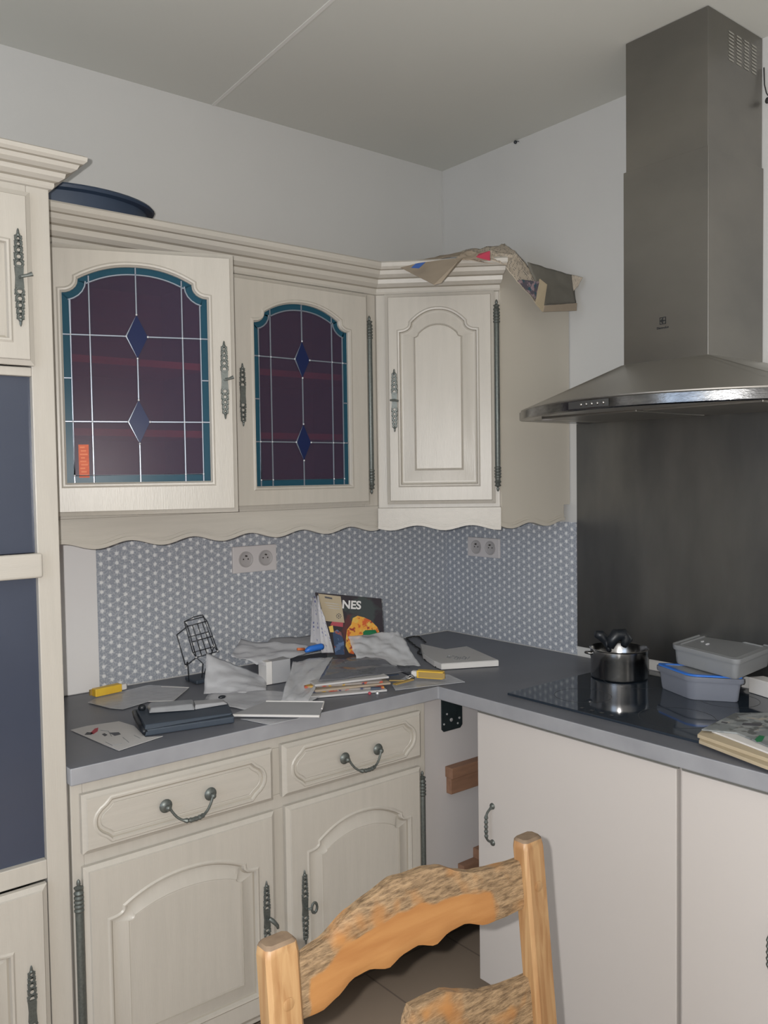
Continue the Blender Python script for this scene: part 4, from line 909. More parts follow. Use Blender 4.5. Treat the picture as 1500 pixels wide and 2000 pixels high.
tag(flat('plastic_sleeve', [(-1.4397, -0.1290, 0.9035), (-1.4009, -0.0926, 0.9035), (-1.2370, -0.0559, 0.9035), (-1.1604, -0.1584, 0.9035), (-1.2616, -0.2694, 0.9035), (-1.3134, -0.2294, 0.9035), (-1.3956, -0.2570, 0.9035), (-1.4169, -0.2246, 0.9035)], 'polysheet', th=0.001), 'thin clear plastic sleeve lying under the left yellow highlighter', 'plastic sleeve')
b = MB(); b.tube([(-1.3150, -0.2331, 0.9045), (-1.2633, -0.2730, 0.9045), (-1.1650, -0.1676, 0.9045), (-1.2188, -0.1024, 0.9045)], 0.0012, 5); so = b.build('sleeve_edge', 'paper'); so.parent = [o for o in S.objects if o.name.startswith('plastic_sleeve')][0]

fl = flat('flyer', [(-1.5618, -0.3479, 0.9020), (-1.5197, -0.3406, 0.9020), (-1.4459, -0.3544, 0.9020), (-1.4333, -0.4181, 0.9020), (-1.4503, -0.5228, 0.9020), (-1.4165, -0.5426, 0.9020), (-1.5352, -0.5759, 0.9020), (-1.5431, -0.5159, 0.9020)], 'paper', th=0.0012)
tag(fl, 'white flyer with small red and black drawings, left front of the worktop', 'flyer')
flat('red_print', [(-1.5370, -0.4081, 0.9032), (-1.5150, -0.3785, 0.9032), (-1.5053, -0.3760, 0.9032), (-1.5172, -0.4042, 0.9032), (-1.5346, -0.4211, 0.9032)], 'redink', fl, 0.0002)
flat('grey_print', [(-1.5515, -0.4113, 0.9032), (-1.5396, -0.3951, 0.9032), (-1.5291, -0.4098, 0.9032), (-1.5397, -0.4218, 0.9032)], 'ink', fl, 0.0002)
flat('dark_print', [(-1.5191, -0.4349, 0.9032), (-1.5115, -0.4310, 0.9032), (-1.5106, -0.4478, 0.9032), (-1.5197, -0.4555, 0.9032)], 'ink', fl, 0.0002)
flat('dark_print', [(-1.5017, -0.4344, 0.9032), (-1.4827, -0.4459, 0.9032), (-1.4855, -0.4650, 0.9032), (-1.5011, -0.4670, 0.9032)], 'wire', fl, 0.0002)
b = MB()
for pp in ([(-1.5351, -0.4984, 0.9032), (-1.5329, -0.5350, 0.9032), (-1.5113, -0.5345, 0.9032)], [(-1.5095, -0.4001, 0.9032), (-1.4979, -0.4215, 0.9032), (-1.5080, -0.4660, 0.9032)], [(-1.4913, -0.4914, 0.9032), (-1.4960, -0.5382, 0.9032)], [(-1.4652, -0.4938, 0.9032), (-1.4641, -0.5261, 0.9032)]): b.tube(pp, 0.0007, 4)
b.build('line_drawing', 'silver', fl)

# dark folding case with a silver gadget on it
cs = empty('storage_case', (-1.32, -0.46, 0.9), 0, 'flat dark blue-grey plastic case lying on the worktop by the flyer', 'case')
q0 = [(-1.4485, -0.5157, 0.9012), (-1.2365, -0.5565, 0.9012), (-1.1863, -0.4349, 0.9012), (-1.4124, -0.3749, 0.9012)]
def slabq(q, z0, z1, name, m, par, bev=0.002, dz=0):
    b = MB(); b.slab([(p[0], p[1]) for p in q], z0, z1); return b.build(name, m, par, bevel=bev)
slabq(q0, 0.9012, 0.917, 'lower_shell', 'darkblue', cs, 0.003)
sh = MB(); A_, B_, C_, D_ = [Vector(p) for p in q0]
def mixq(u, v, z): p = A_*(1-u)*(1-v)+B_*u*(1-v)+C_*u*v+D_*(1-u)*v; return (p.x, p.y, z)
MB().rings([[mixq(0.0, 0.0, .917), mixq(0.97, 0.12, .917), mixq(0.97, 0.92, .917), mixq(0.0, 0.95, .917)], [mixq(0.015, 0.05, .927), mixq(0.99, 0.14, .922), mixq(0.99, 0.92, .922), mixq(0.01, 0.95, .933)]]).build('lid', 'darkblue', cs, bevel=0.002)
MB().tube([mixq(0.0, 0.0, .912), mixq(-0.012, 0.3, .916), mixq(-0.015, 0.7, .922), mixq(0.0, 1.0, .924)], 0.007, 8).build('hinge', 'black', cs, smooth=True)
gd = empty('silver_gadget', mixq(0.5, 0.75, 0.932), 0, 'dull silver translucent gadget resting on the dark plastic case', 'gadget')
MB().rings([[mixq(0.10, 0.55, .933), mixq(0.60, 0.55, .926), mixq(0.64, 0.95, .926), mixq(0.12, 0.95, .936)], [mixq(0.13, 0.60, .945), mixq(0.58, 0.62, .941), mixq(0.60, 0.92, .941), mixq(0.16, 0.92, .947)]]).build('body', 'silver', gd, bevel=0.003)
MB().rings([[mixq(0.60, 0.60, .925), mixq(0.98, 0.72, .924), mixq(0.96, 1.05, .924), mixq(0.62, 1.0, .925)], [mixq(0.61, 0.64, .936), mixq(0.94, 0.76, .930), mixq(0.92, 1.0, .930), mixq(0.62, 0.96, .936)]]).build('flat_end', 'paper2', gd, bevel=0.002)
MB().ball(mixq(0.93, 0.97, .936), 0.007, 8, (1.6, 1, 0.6)).build('dark_button', 'black', gd, smooth=True)
MB().ball(mixq(0.06, 0.85, .938), 0.010, 8, (1, 1, 0.9)).build('dark_end_cap', 'black', gd, smooth=True)

# wire cutlery rack by the wall
wr = empty('wire_rack', (-1.10, -0.08, 0.9), 0, 'small tilted dark wire rack standing by the star-dot wallpaper', 'wire rack')
TL, TM, TR, BR, BL = [Vector(p) for p in ((-1.1665, -0.1000, 1.0465), (-1.1419, -0.1200, 1.0714), (-1.0795, -0.1200, 1.0789), (-1.0467, -0.1200, 0.9848), (-1.1167, -0.1200, 0.9766))]
BLL = TL+(BL-TM); b = MB(); R_ = 0.0013
back_ = Vector((0.012, 0.045, 0.006))
for a_, c_ in ((TL, TM), (TM, TR), (TR, BR), (BR, BL), (BL, TM), (TL, BLL), (BLL, BL)): b.tube([a_, c_], R_, 6)
for t in (0.25, 0.5, 0.75): b.tube([TM.lerp(TR, t), BL.lerp(BR, t)], R_*0.8, 5)
for t in (0.5,): b.tube([TM.lerp(BL, t), TR.lerp(BR, t)], R_, 5)
T2, T3, T4, T5 = TM+back_, TR+back_, BR+back_, BL+back_
for a_, c_ in ((T2, T3), (T3, T4), (T4, T5), (T5, T2), (TM, T2), (TR, T3), (BR, T4), (BL, T5)): b.tube([a_, c_], R_, 6)
b.tube([TM.lerp(BL, .5)+back_, TR.lerp(BR, .5)+back_], R_, 5)
b.build('basket', 'wire', wr, smooth=True)
b = MB(); b.tube([T2, (-1.1019, -0.0800, 1.0888), (-1.0719, -0.0800, 1.0915), T3], R_, 6); b.build('top_loop', 'wire', wr, smooth=True)
b = MB(); b.tube([BLL, (-1.1397, -0.1100, 0.9663), (-1.1364, -0.1100, 0.9056)], R_, 6).tube([BL, (-1.0908, -0.1100, 0.9530), (-1.0954, -0.1100, 0.9050)], R_, 6).tube([T4, (-1.0500, -0.0700, 0.9497), (-1.0716, -0.0700, 0.9033)], R_, 6)
b.build('stand', 'wire', wr, smooth=True)
b = MB(); b.slab([(-1.125, -0.135), (-1.062, -0.135), (-1.062, -0.06), (-1.125, -0.06)], 0.9005, 0.912); b.build('base', 'darkblue', wr, bevel=0.003)
b = MB()
for p in (BR, BL, BLL, T4): b.ball(p, 0.0035, 8)
b.build('end_bead', 'screw', wr, smooth=True)

# clear plastic bags and papers heaped in the middle
tag(sheet('plastic_bag', [(-1.1658, -0.2594, 0.9030), (-1.0295, -0.3639, 0.9050), (-0.9539, -0.2400, 0.9141), (-1.1231, -0.2000, 1.0018)], 'polysheet', n=18, amp=0.009, seed=11), 'pale milky plastic bag propped up beside the wire rack', 'plastic bag')
tag(sheet('plastic_bag', [(-1.2133, -0.3342, 0.9035), (-1.1114, -0.5961, 0.9035), (-0.9032, -0.4789, 0.9050), (-1.1161, -0.2309, 0.9050)], 'polysheet', n=16, amp=0.004, seed=12), 'flat milky plastic bag lying behind the dark storage case', 'plastic bag')
e = empty('paper_box', (-0.93, -0.22, 0.9), 0, 'small grey box with a white edge standing amid the plastic bags', 'box')
a0, a1 = Vector((-0.9594, -0.2852, 0.9020)), Vector((-0.9005, -0.2889, 0.9020)); dx = (a1-a0); dx.z = 0; nn = Vector((dx.y, -dx.x, 0)).normalized()*-1
if nn.y < 0: nn = -nn
zt_ = 0.968
MB().rings([[(a0.x, a0.y, 0.902), (a1.x, a1.y, 0.902), (a1+nn*0.05).to_tuple()[:2]+(0.902,), (a0+nn*0.05).to_tuple()[:2]+(0.902,)], [(a0.x, a0.y, zt_), (a1.x, a1.y, zt_), (a1+nn*0.05).to_tuple()[:2]+(zt_,), (a0+nn*0.05).to_tuple()[:2]+(zt_,)]]).build('carton', 'paper2', e, bevel=0.001)
ax = a0-dx.normalized()*0.020
MB().rings([[(ax.x, ax.y, 0.902), (a0.x-0.001, a0.y, 0.902), (a0+nn*0.05).to_tuple()[:2]+(0.902,), (ax+nn*0.05).to_tuple()[:2]+(0.902,)], [(ax.x, ax.y, zt_), (a0.x-0.001, a0.y, zt_), (a0+nn*0.05).to_tuple()[:2]+(zt_,), (ax+nn*0.05).to_tuple()[:2]+(zt_,)]]).build('white_edge', 'paperw', e, bevel=0.001)
# sheets lying across the heap
tag(sheet('plastic_bag', [(-1.0702, -0.2400, 0.9915), (-0.9772, -0.2800, 0.9575), (-0.7181, -0.2200, 0.9695), (-0.9798, -0.1400, 1.0124)], 'polysheet', n=16, amp=0.008, seed=14), 'crinkled clear bag on the left of the heap, over the grey box', 'plastic bag')
tag(sheet('grey_folder', [(-0.9869, -0.2400, 0.9779), (-0.7415, -0.2200, 0.9664), (-0.6574, -0.1000, 0.9808), (-0.8238, -0.0600, 0.9853)], 'paper2', n=10, amp=0.004, seed=15, th=0.003), 'smooth grey paper folder lying flat across the top of the heap', 'folder')
tag(sheet('plastic_bag', [(-1.0515, -0.4727, 0.9060), (-1.0048, -0.5340, 0.9070), (-0.7705, -0.3200, 0.9605), (-0.8928, -0.2900, 0.9585)], 'polybag', n=20, amp=0.007, freq=9, seed=16), 'wrinkled clear bag hanging down over the front of the heap', 'plastic bag')
tag(sheet('plastic_bag', [(-0.9256, -0.4679, 0.9380), (-0.6555, -0.5194, 0.9300), (-0.6455, -0.3891, 0.9500), (-0.7744, -0.3201, 0.9580)], 'polybag_dark', n=20, amp=0.005, freq=8, seed=17), 'dark grey translucent bag in front of the flame-covered book', 'plastic bag')
gb = sheet('plastic_bag', [(-0.7244, -0.3850, 0.9364), (-0.5046, -0.4157, 0.9080), (-0.5053, -0.3100, 1.0029), (-0.6974, -0.3000, 1.0084)], 'polybag', n=26, amp=0.010, freq=10, seed=18)
tag(gb, 'puffed clear bag with a green print, right of the flame-covered book', 'plastic bag')
flat('green_print', [(-0.6629, -0.3300, 1.0206), (-0.6549, -0.3300, 1.0259), (-0.6149, -0.3300, 1.0225), (-0.6169, -0.3400, 1.0145), (-0.6451, -0.3400, 1.0118), (-0.6688, -0.3400, 1.0149)], 'green', gb, 0.0008)
pen = empty('blue_pen', (-0.7858, -0.2400, 0.9723), 0, 'short blue tube with an orange tip lying left of the flame-covered book', 'tube')
MB().tube([(-0.8258, -0.2550, 0.9739), (-0.8109, -0.2550, 0.9781), (-0.7660, -0.2500, 0.9789), (-0.7584, -0.2500, 0.9779)], [0.005, 0.0095, 0.0105, 0.009], 10).build('barrel', 'blueplastic', pen, smooth=True)
MB().tube([(-0.8577, -0.2620, 0.9856), (-0.8313, -0.2580, 0.9814)], [0.004, 0.0045], 8).build('tip', 'orange', pen, smooth=True)

# book with flames on its cover, standing against the wall
bk = empty('book', (-0.6021, -0.1700, 0.9245), 0, 'dark book with flames on the cover and white letters NES, propped upright', 'book')
TLb, TRb, BRb, BLb = Vector((-0.6992, -0.1300, 1.1275)), Vector((-0.5122, -0.2350, 1.0994)), Vector((-0.5581, -0.2650, 0.9541)), Vector((-0.6980, -0.1900, 0.9134))
BLb = Vector((-0.6907, -0.1850, 0.9050)); BRb = TRb+(BLb-TLb)*0.90-(TRb-TLb)*0.13
Nb = (BRb-BLb).cross(TLb-BLb).normalized()
if Nb.y > 0: Nb = -Nb
def bq(u, v, off=0): return BLb*(1-u)*(1-v)+BRb*u*(1-v)+TRb*u*v+TLb*(1-u)*v+Nb*off
MB().rings([[bq(0, 0, 0), bq(1, 0, 0), bq(1, 1, 0), bq(0, 1, 0)], [bq(0, 0, -0.002), bq(1, 0, -0.002), bq(1, 1, -0.002), bq(0, 1, -0.002)]]).build('cover', 'cover_dark', bk)
MB().rings([[bq(0.005, 0, -0.0021), bq(0.985, 0, -0.0021), bq(0.985, 0.985, -0.0021), bq(0.005, 0.985, -0.0021)], [bq(0.02, 0, -0.010), bq(0.985, 0, -0.010), bq(0.985, 0.985, -0.010), bq(0.02, 0.985, -0.010)]]).build('pages', 'paper', bk)
MB().rings([[bq(0, 0, -0.011), bq(1, 0, -0.011), bq(1, 1, -0.011), bq(0, 1, -0.011)], [bq(0, 0, -0.013), bq(1, 0, -0.013), bq(1, 1, -0.013), bq(0, 1, -0.013)]]).build('back_cover', 'cover_dark', bk)
def patch(name, uvs, m, off): MB().rings([[bq(u, v, off) for u, v in uvs], [bq(u, v, off-0.0002) for u, v in uvs]]).build(name, m, bk)
patch('flame_print', [(0.36, 0.34), (0.40, 0.48), (0.48, 0.56), (0.52, 0.66), (0.60, 0.70), (0.70, 0.68), (0.80, 0.64), (0.90, 0.54), (0.93, 0.46), (0.82, 0.42), (0.66, 0.42), (0.56, 0.34), (0.46, 0.38), (0.50, 0.26), (0.46, 0.12), (0.38, 0.14), (0.34, 0.24)], 'cover_fire', 0.0004)
patch('blue_figure', [(0.14, 0.12), (0.30, 0.12), (0.32, 0.30), (0.30, 0.44), (0.24, 0.48), (0.16, 0.44)], 'cover_blue', 0.0004)
patch('yellow_print', [(0.12, 0.44), (0.18, 0.44), (0.18, 0.54), (0.11, 0.52)], 'yellow', 0.0005)
patch('red_glow_print', [(0.14, 0.54), (0.34, 0.52), (0.36, 0.60), (0.2, 0.62)], 'redink', 0.0004)
patch('label', [(0.055, 0.60), (0.375, 0.585), (0.375, 0.975), (0.04, 0.985)], 'news_cream', 0.0009)
patch('label_print', [(0.13, 0.93), (0.24, 0.92), (0.24, 0.945), (0.13, 0.955)], 'ink', 0.0012)
for i in range(3): patch('label_print', [(0.12+0.02*i, 0.86-0.035*i), (0.33, 0.85-0.035*i), (0.33, 0.856-0.035*i), (0.12+0.02*i, 0.866-0.035*i)], 'silver', 0.0012)
cc_ = bq(0.30, 0.68, 0.0013); uu = (bq(1, .7)-bq(0, .7)).normalized(); vv = Nb.cross(uu)
if vv.z < 0: vv = -vv
b = MB()
for i in range(8):
    a = 2*pi*i/8; c_ = cc_+uu*cos(a)*0.007+vv*sin(a)*0.007
    b.add([c_+uu*0.0022+vv*0, c_+vv*0.0022, c_-uu*0.0022, c_-vv*0.0022], [(0, 1, 2, 3)])
b.add([cc_+uu*0.003, cc_+vv*0.003, cc_-uu*0.003, cc_-vv*0.003], [(0, 1, 2, 3)])
b.build('label_emblem', 'ink', bk)
Rt = Matrix(((uu.x, vv.x, Nb.x, 0), (uu.y, vv.y, Nb.y, 0), (uu.z, vv.z, Nb.z, 0), (0, 0, 0, 1)))
text('NES', 0.036, 'title_text', 'paperw', bk, bq(0.525, 0.855, 0.001), Rt, 0.0003, True)
# loose brochures leaning beside the book
lb_ = sheet('brochure', [(-0.7429, -0.1600, 0.9642), (-0.7220, -0.2250, 0.9548), (-0.6944, -0.1400, 1.1181), (-0.6910, -0.1000, 1.1088)], 'mag_print', amp=0.003, seed=20, th=0.003); tag(lb_, 'pale blue-white printed brochure leaning at the left side of the book', 'brochure')
lb_ = sheet('brochure', [(-0.7502, -0.2320, 0.9550), (-0.7058, -0.2350, 0.9491), (-0.7069, -0.1900, 1.0563), (-0.7089, -0.1550, 1.1096)], 'mag_print', amp=0.002, seed=21, th=0.002); tag(lb_, 'thin striped brochure edge leaning on the lower left of the book cover', 'brochure')

# magazines under the heap
bx_ = Vector((-0.815, -0.415))
for i, (ang, dx_, dy_, m, lbl) in enumerate([(-0.38, -0.015, -0.030, 'paper', 'white magazine at the bottom of the stack under the dark grey bag'), (-0.50, 0.0, -0.012, 'mix_print', 'colourful catalogue second from the bottom of the magazine stack'), (-0.33, 0.006, -0.016, 'news_plain', 'brownish magazine in the middle of the stack under the bags'), (-0.45, 0.0, 0.0, 'mix_print', 'colourful catalogue second from the top of the magazine stack'), (-0.28, 0.01, 0.0, 'paper', 'pale magazine on top of the stack, under the dark grey bag')]):
    z0 = 0.9012+i*0.0062; c_, s_ = cos(ang), sin(ang); q = []
    for u, v in ((-0.115, -0.095), (0.105, -0.095), (0.105, 0.095), (-0.115, 0.095)): q.append((bx_.x+dx_+u*c_-v*s_, bx_.y+dy_+u*s_+v*c_))
    o = MB().slab(q, z0, z0+0.0055).build('magazine', m, bevel=0.001); tag(o, lbl, 'magazine', 'magazines stacked under the plastic bags')

# long white profile strips at the front edge
st = empty('plastic_profile', (-1.08, -0.56, 0.9), 0, 'flat pale plastic profile with white edges at the front of the worktop', 'plastic profile')
q = [(-1.2242, -0.5090, 0.9040), (-1.0738, -0.6850, 0.9100), (-0.9890, -0.5839, 0.9100), (-1.0868, -0.4582, 0.9040)]
a_, b_, c_, d_ = [Vector(p) for p in q]
MB().rings([[a_, b_, c_, d_], [p+Vector((0, 0, 0.004)) for p in (a_, b_, c_, d_)]]).build('web', 'paper2', st)
MB().tube([a_+Vector((0, 0, .004)), b_+Vector((0, 0, .004))], 0.0028, 6).build('white_edge', 'paperw', st)
MB().tube([d_+Vector((0, 0, .004)), c_+Vector((0, 0, .004)), c_.lerp(b_, 0.5)+Vector((0, 0, .004))], 0.0024, 6).build('white_edge', 'paperw', st)
tag(flat('plastic_sleeve', [(-1.2079, -0.5362, 0.9015), (-1.0962, -0.6307, 0.9015), (-1.1321, -0.6283, 0.9015), (-1.1806, -0.6312, 0.9015)], 'polysheet', th=0.0008), 'clear plastic scrap poking out under the pale profile near the front edge', 'plastic sleeve')

# keys and small junk
ky = empty('key_bunch', (-0.6319, -0.5096, 0.9050), 0, 'bunch of dark keys and tags in front of the puffed clear bag', 'keys')
b = MB()
random.seed(3)
def kslab(a, c, w, t, m, name):
    a, c = Vector(a), Vector(c); d = (c-a).normalized(); s_ = Vector((-d.y, d.x, 0)).normalized()*w
    MB().rings([[a-s_, c-s_, c+s_, a+s_], [p+Vector((0, 0, t)) for p in (a-s_, c-s_, c+s_, a+s_)]]).build(name, m, ky, bevel=0.0008)
kslab((-0.7290, -0.5562, 0.9100), (-0.6621, -0.5583, 0.9140), 0.007, 0.004, 'ochre', 'key_tag')
kslab((-0.7341, -0.4986, 0.9240), (-0.6736, -0.5085, 0.9220), 0.004, 0.003, 'navy', 'key')
kslab((-0.7300, -0.5350, 0.9180), (-0.6980, -0.5644, 0.9180), 0.003, 0.003, 'ochre', 'key')
kslab((-0.6375, -0.4772, 0.9200), (-0.6419, -0.5260, 0.9170), 0.005, 0.004, 'wire', 'key')
kslab((-0.6278, -0.4983, 0.9160), (-0.6540, -0.5490, 0.9140), 0.006, 0.006, 'wire', 'key')
kslab((-0.6269, -0.4459, 0.9300), (-0.5978, -0.4706, 0.9250), 0.003, 0.003, 'black', 'key')
b.tube([Vector((-0.6606, -0.5432, 0.9200))+Vector((0.011*cos(a), 0.011*sin(a), 0.002*sin(3*a))) for a in [2*pi*i/14 for i in range(14)]], 0.0012, 6, True); b.build('key_ring', 'screw', ky, smooth=True)
e = empty('trinket', (-0.7998, -0.5527, 0.9040), 0, 'tiny dark blue and red trinket at the front edge of the magazine stack', 'trinket')
MB().tube([(-0.8018, -0.5416, 0.9080), (-0.7772, -0.5564, 0.9080)], [0.006, 0.006], 8).build('body', 'navy', e, smooth='auto')
MB().ball((-0.8220, -0.5626, 0.9040), 0.0048, 8).build('red_end', 'redink', e, smooth=True)
MB().ball((-0.8089, -0.5799, 0.9050), 0.0055, 8).build('silver_end', 'screw', e, smooth=True)
tag(flat('plastic_sleeve', [(-0.7436, -0.5780, 0.9020), (-0.7126, -0.5273, 0.9020), (-0.5854, -0.4557, 0.9020), (-0.5064, -0.5465, 0.9020), (-0.5350, -0.6407, 0.9020), (-0.6410, -0.6088, 0.9020)], 'polysheet', th=0.0012), 'translucent sheet under the keys near the inner corner of the worktop', 'plastic sleeve')

# cord
cp = [(-0.4691, -0.4473, 0.9030), (-0.4269, -0.3869, 0.9030), (-0.4285, -0.3545, 0.9030), (-0.3835, -0.2892, 0.9030), (-0.3701, -0.2458, 0.9030), (-0.3252, -0.2133, 0.9040), (-0.3032, -0.1616, 0.9040), (-0.2682, -0.0939, 0.9040), (-0.2286, -0.0253, 0.9040), (-0.1926, -0.0182, 0.9040), (-0.1762, -0.0338, 0.9040), (-0.2046, -0.0884, 0.9040), (-0.2408, -0.1454, 0.9040)]
fine = []
for i in range(len(cp)-1):
    for t in (0, .25, .5, .75): fine.append(Vector(cp[i]).lerp(Vector(cp[i+1]), t)+Vector((0.002*sin(i*4+t*12), 0.002*cos(i*4+t*12), 0)))
b = MB().tube(fine, [0.0022+0.0007*(i % 2) for i in range(len(fine))], 6)
tag(b.build('cord', 'cord', smooth=True), 'thin black beaded cord looping on the worktop beside the notepad', 'cord')

# notepad
npd = empty('notepad', (-0.33, -0.4, 0.9), 0, 'thick white notepad with dark lettering near the inner corner of the worktop', 'notepad')
zz = 0.921
q = [(-0.4782, -0.4807, 0.9210), (-0.3133, -0.5644, 0.9210), (-0.2333, -0.3435, 0.9210), (-0.3209, -0.3314, 0.9210), (-0.3183, -0.2032, 0.9210), (-0.4136, -0.3233, 0.9210), (-0.4649, -0.4336, 0.9210)]
MB().slab([(p[0], p[1]) for p in q], 0.902, 0.919).build('pages', 'paperw', npd, bevel=0.001)
top = [Vector(p) for p in q]; cen = sum(top, Vector())/len(top)
MB().rings([[Vector((p.x, p.y, 0.9192))+(cen-p)*0.01 for p in top], [Vector((p.x, p.y, 0.921))+(cen-p)*0.01 for p in top]]).build('cover', 'paper', npd)
b = MB()
for g in ([(-0.4120, -0.4355, 0.9216), (-0.3886, -0.4154, 0.9216), (-0.3838, -0.4198, 0.9216), (-0.4125, -0.4454, 0.9216)], [(-0.4049, -0.4421, 0.9216), (-0.3779, -0.4254, 0.9216), (-0.3785, -0.4354, 0.9216)], [(-0.4071, -0.4606, 0.9216), (-0.3749, -0.4387, 0.9216), (-0.3796, -0.4552, 0.9216), (-0.4053, -0.4725, 0.9216), (-0.4059, -0.4617, 0.9216)], [(-0.3994, -0.4780, 0.9216), (-0.3696, -0.4541, 0.9216)], [(-0.3896, -0.4770, 0.9216), (-0.3571, -0.4553, 0.9216), (-0.3620, -0.4717, 0.9216), (-0.3866, -0.4899, 0.9216), (-0.3884, -0.4780, 0.9216)], [(-0.3820, -0.4942, 0.9216), (-0.3495, -0.4728, 0.9216)]): b.tube(g, 0.0011, 5)
b.build('lettering', 'silver', npd)

# ================================================================== chair
LEAN = 0.093
def yb(z, y=-1.5376): return y-(0.94-z)*LEAN if z > 0.45 else y-0.49*LEAN+(0.45-z)*0.02
ch = empty('dining_chair', (-1.49, -1.75, 0), 0, 'rustic orange pine chair with a carved worn wavy top slat, in the foreground', 'chair')
def post(xa, xb, name='back_post'):
    mb = MB(); zs = [0, 0.2, 0.45, 0.6, 0.75, 0.85, 0.925, 0.936, 0.940]; loops = []
    for z in zs:
        k = 0.0 if z < 0.93 else (0.0015 if z < 0.938 else 0.0045); y = yb(z); T = 0.031
        w = xb-xa; c = 0.005
        xa_, xb_, y0, y1 = xa+k, xb-k, y+k, y+T-k
        loops.append([(xa_+c, y0, z), (xb_-c, y0, z), (xb_, y0+c, z), (xb_, y1-c, z), (xb_-c, y1, z), (xa_+c, y1, z), (xa_, y1-c, z), (xa_, y0+c, z)])
    mb.rings(loops, mis=[0]*7+[1]); o = mb.build(name, ['chair_v', 'chair_end'], ch, smooth='auto'); return o
post(-1.742, -1.695); post(-1.287, -1.243)
for x in (-1.717, -1.265):
    MB().lathe([(0.008, 0.0), (0.008, -0.0012), (0.006, -0.0018)], (x, yb(0.868)+0.0004, 0.868), 'Y', 16).build('peg', 'chair_v', ch, smooth='auto')
def slat(name, top, bot, wornf, y=-1.532, th=0.022, nc=48, nr=10):
    """carved slat between the uprights: top and bottom edges as (x,z) lists"""
    def ev(L, x):
        for (xa, za), (xb, zb) in zip(L, L[1:]):
            if xa <= x <= xb: t = (x-xa)/(xb-xa); t2 = t*t*(3-2*t)*0.5+t*0.5; return za*(1-t2)+zb*t2
        return L[0][1] if x < L[0][0] else L[-1][1]
    x0, x1 = -1.700, -1.281; mb = MB(); worn = []; vs = []
    for side in (0, 1):
        for j in range(nr+1):
            for i in range(nc+1):
                x = x0+(x1-x0)*i/nc; s_ = j/nr; zt_ = ev(top, x); zb_ = ev(bot, x); z = zb_+(zt_-zb_)*s_
                w = wornf(i/nc, s_); dish = 0.0015*w*noise.noise(Vector((x*60, z*60, side)))
                edge = 0.004*(max(0, s_-0.82)/0.18)**2+0.003*(max(0, 0.12-s_)/0.12)**2
                curve = 0.010*sin(pi*i/nc)
                yf = y-(0.94-z)*LEAN+0.006+curve
                yy = (yf+edge+dish) if side == 0 else (yf+th-edge)
                vs.append((x, yy, z)); worn.append(w)
    k = nc+1; o2 = (nr+1)*k; fs = []
    for j in range(nr):
        for i in range(nc):
            a = j*k+i; fs.append((a, a+1, a+k+1, a+k)); fs.append((o2+a, o2+a+k, o2+a+k+1, o2+a+1))
    for i in range(nc):
        fs.append((i, o2+i, o2+i+1, i+1)); a = nr*k+i; fs.append((a, a+1, o2+a+1, o2+a))
    for j in range(nr): a = j*k; fs.append((a, a+k, o2+a+k, o2+a)); a = j*k+nc; fs.append((a, o2+a, o2+a+k, a+k))
    mb.add(vs, fs); o = mb.build(name, 'chair_h', ch, smooth='auto', recalc=True)
    at_ = o.data.attributes.new('worn', 'FLOAT', 'POINT'); at_.data.foreach_set('value', worn); return o
def wtop(t, s):
    lim = 0.62-0.12*sin(pi*t)
    w = max(0, min(1, (s-lim)/0.10+0.3)) if s > lim-0.06 else 0
    return max(w, min(1, max(0, (t-0.80)/0.06)), min(1, max(0, (0.07-t)/0.03)))*0.6
def XZ(p): return (p[0], p[2])
top1 = [XZ((-1.6805, -1.5320, 0.9060)), XZ((-1.6503, -1.5320, 0.9098)), XZ((-1.6013, -1.5320, 0.9299)), XZ((-1.5673, -1.5320, 0.9375)), XZ((-1.5228, -1.5320, 0.9481)), XZ((-1.5000, -1.5320, 0.9451)), XZ((-1.4669, -1.5320, 0.9448)), XZ((-1.4376, -1.5320, 0.9395)), XZ((-1.4025, -1.5320, 0.9234)), XZ((-1.3765, -1.5320, 0.9146)), XZ((-1.3388, -1.5320, 0.9106)), XZ((-1.2997, -1.5320, 0.9073))]
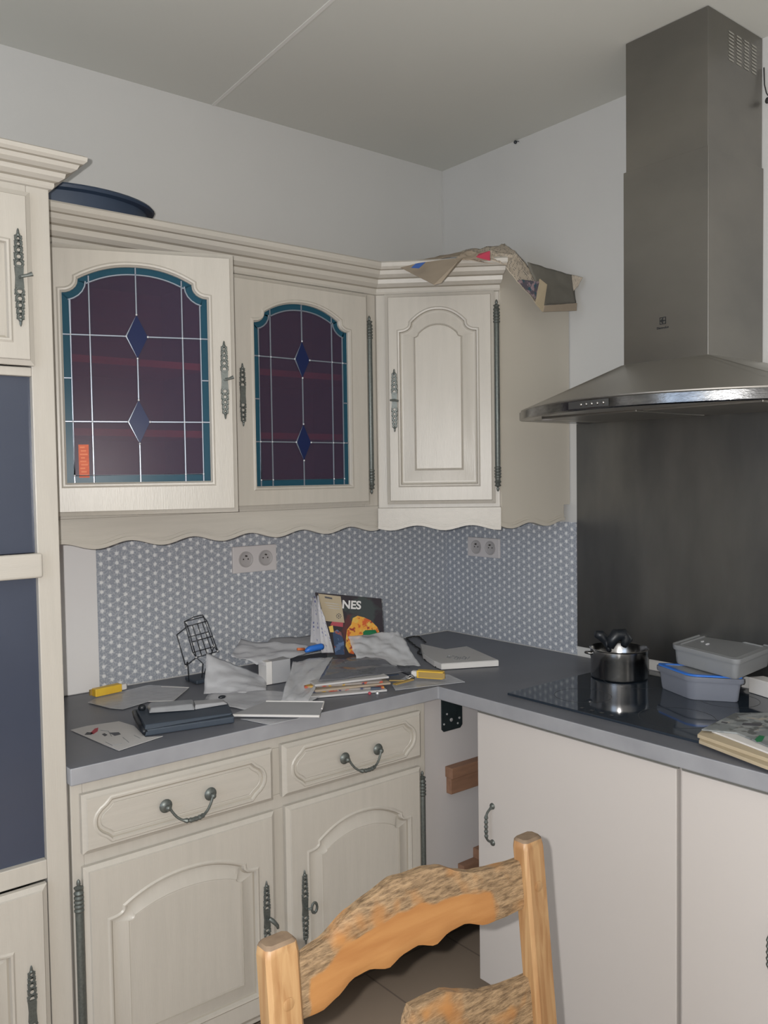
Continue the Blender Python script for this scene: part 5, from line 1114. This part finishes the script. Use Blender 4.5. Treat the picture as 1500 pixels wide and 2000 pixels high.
bot1 = [XZ((-1.6825, -1.5360, 0.8329)), XZ((-1.6579, -1.5360, 0.8292)), XZ((-1.6324, -1.5360, 0.8359)), XZ((-1.6060, -1.5360, 0.8482)), XZ((-1.5790, -1.5360, 0.8486)), XZ((-1.5444, -1.5360, 0.8373)), XZ((-1.5190, -1.5360, 0.8460)), XZ((-1.4911, -1.5360, 0.8485)), XZ((-1.4587, -1.5360, 0.8374)), XZ((-1.4329, -1.5360, 0.8472)), XZ((-1.4023, -1.5360, 0.8491)), XZ((-1.3625, -1.5360, 0.8351)), XZ((-1.3275, -1.5360, 0.8346)), XZ((-1.2992, -1.5360, 0.8359))]
top1[0] = (-1.702, top1[0][1]-0.004); bot1[0] = (-1.702, bot1[0][1])
slat('top_slat', top1, bot1, wtop)
top2 = [(-1.702, 0.668), (-1.62, 0.700), (-1.53, 0.727)]+[XZ((-1.5097, -1.5450, 0.7699)), XZ((-1.4816, -1.5450, 0.7697)), XZ((-1.4477, -1.5450, 0.7682)), XZ((-1.4126, -1.5450, 0.7549)), XZ((-1.3763, -1.5450, 0.7410)), XZ((-1.3328, -1.5450, 0.7344)), XZ((-1.2932, -1.5450, 0.7321))]
bot2 = [(-1.702, 0.60), (-1.6, 0.61), (-1.49, 0.622), (-1.38, 0.61), (-1.281, 0.60)]
slat('lower_slat', top2, bot2, lambda t, s: 0.6 if s > 0.45 or t > 0.85 else 0.1)
# seat, front legs and stretchers
yb_ = -1.585
for x, nm in ((-1.745, 0), (-1.285, 1)): MB().box(x, x+0.042, -1.998, -1.958, 0, 0.455).build('front_leg', 'chair_v', ch, bevel=0.003)
MB().slab([(-1.74, -1.592), (-1.25, -1.592), (-1.245, -1.99), (-1.745, -1.99)], 0.44, 0.468).build('seat', 'rush', ch, bevel=0.01)
for z in (0.18, 0.30):
    for x in (-1.728, -1.268): MB().box(x, x+0.02, -1.96, -1.578, z, z+0.028).build('stretcher', 'chair_h', ch, bevel=0.003)
MB().box(-1.705, -1.283, -1.985, -1.965, 0.22, 0.25).build('stretcher', 'chair_h', ch, bevel=0.003)

# added lamp fixture, unseen, hung above the fill light
lmp = empty('added_lamp', (-1.0, -3.3, 2.638), 0, 'added round lamp fixture for the fill light, unseen behind the camera', 'lamp')
MB().lathe([(0.05, 2.637), (0.05, 2.61), (0.012, 2.60), (0.0005, 2.60)], (-1.0, -3.3, 0), 'Z', 20).build('canopy', 'white', lmp, smooth='auto')
MB().tube([(-1.0, -3.3, 2.60), (-1.0, -3.3, 2.43)], 0.004, 8).build('cable', 'white', lmp)
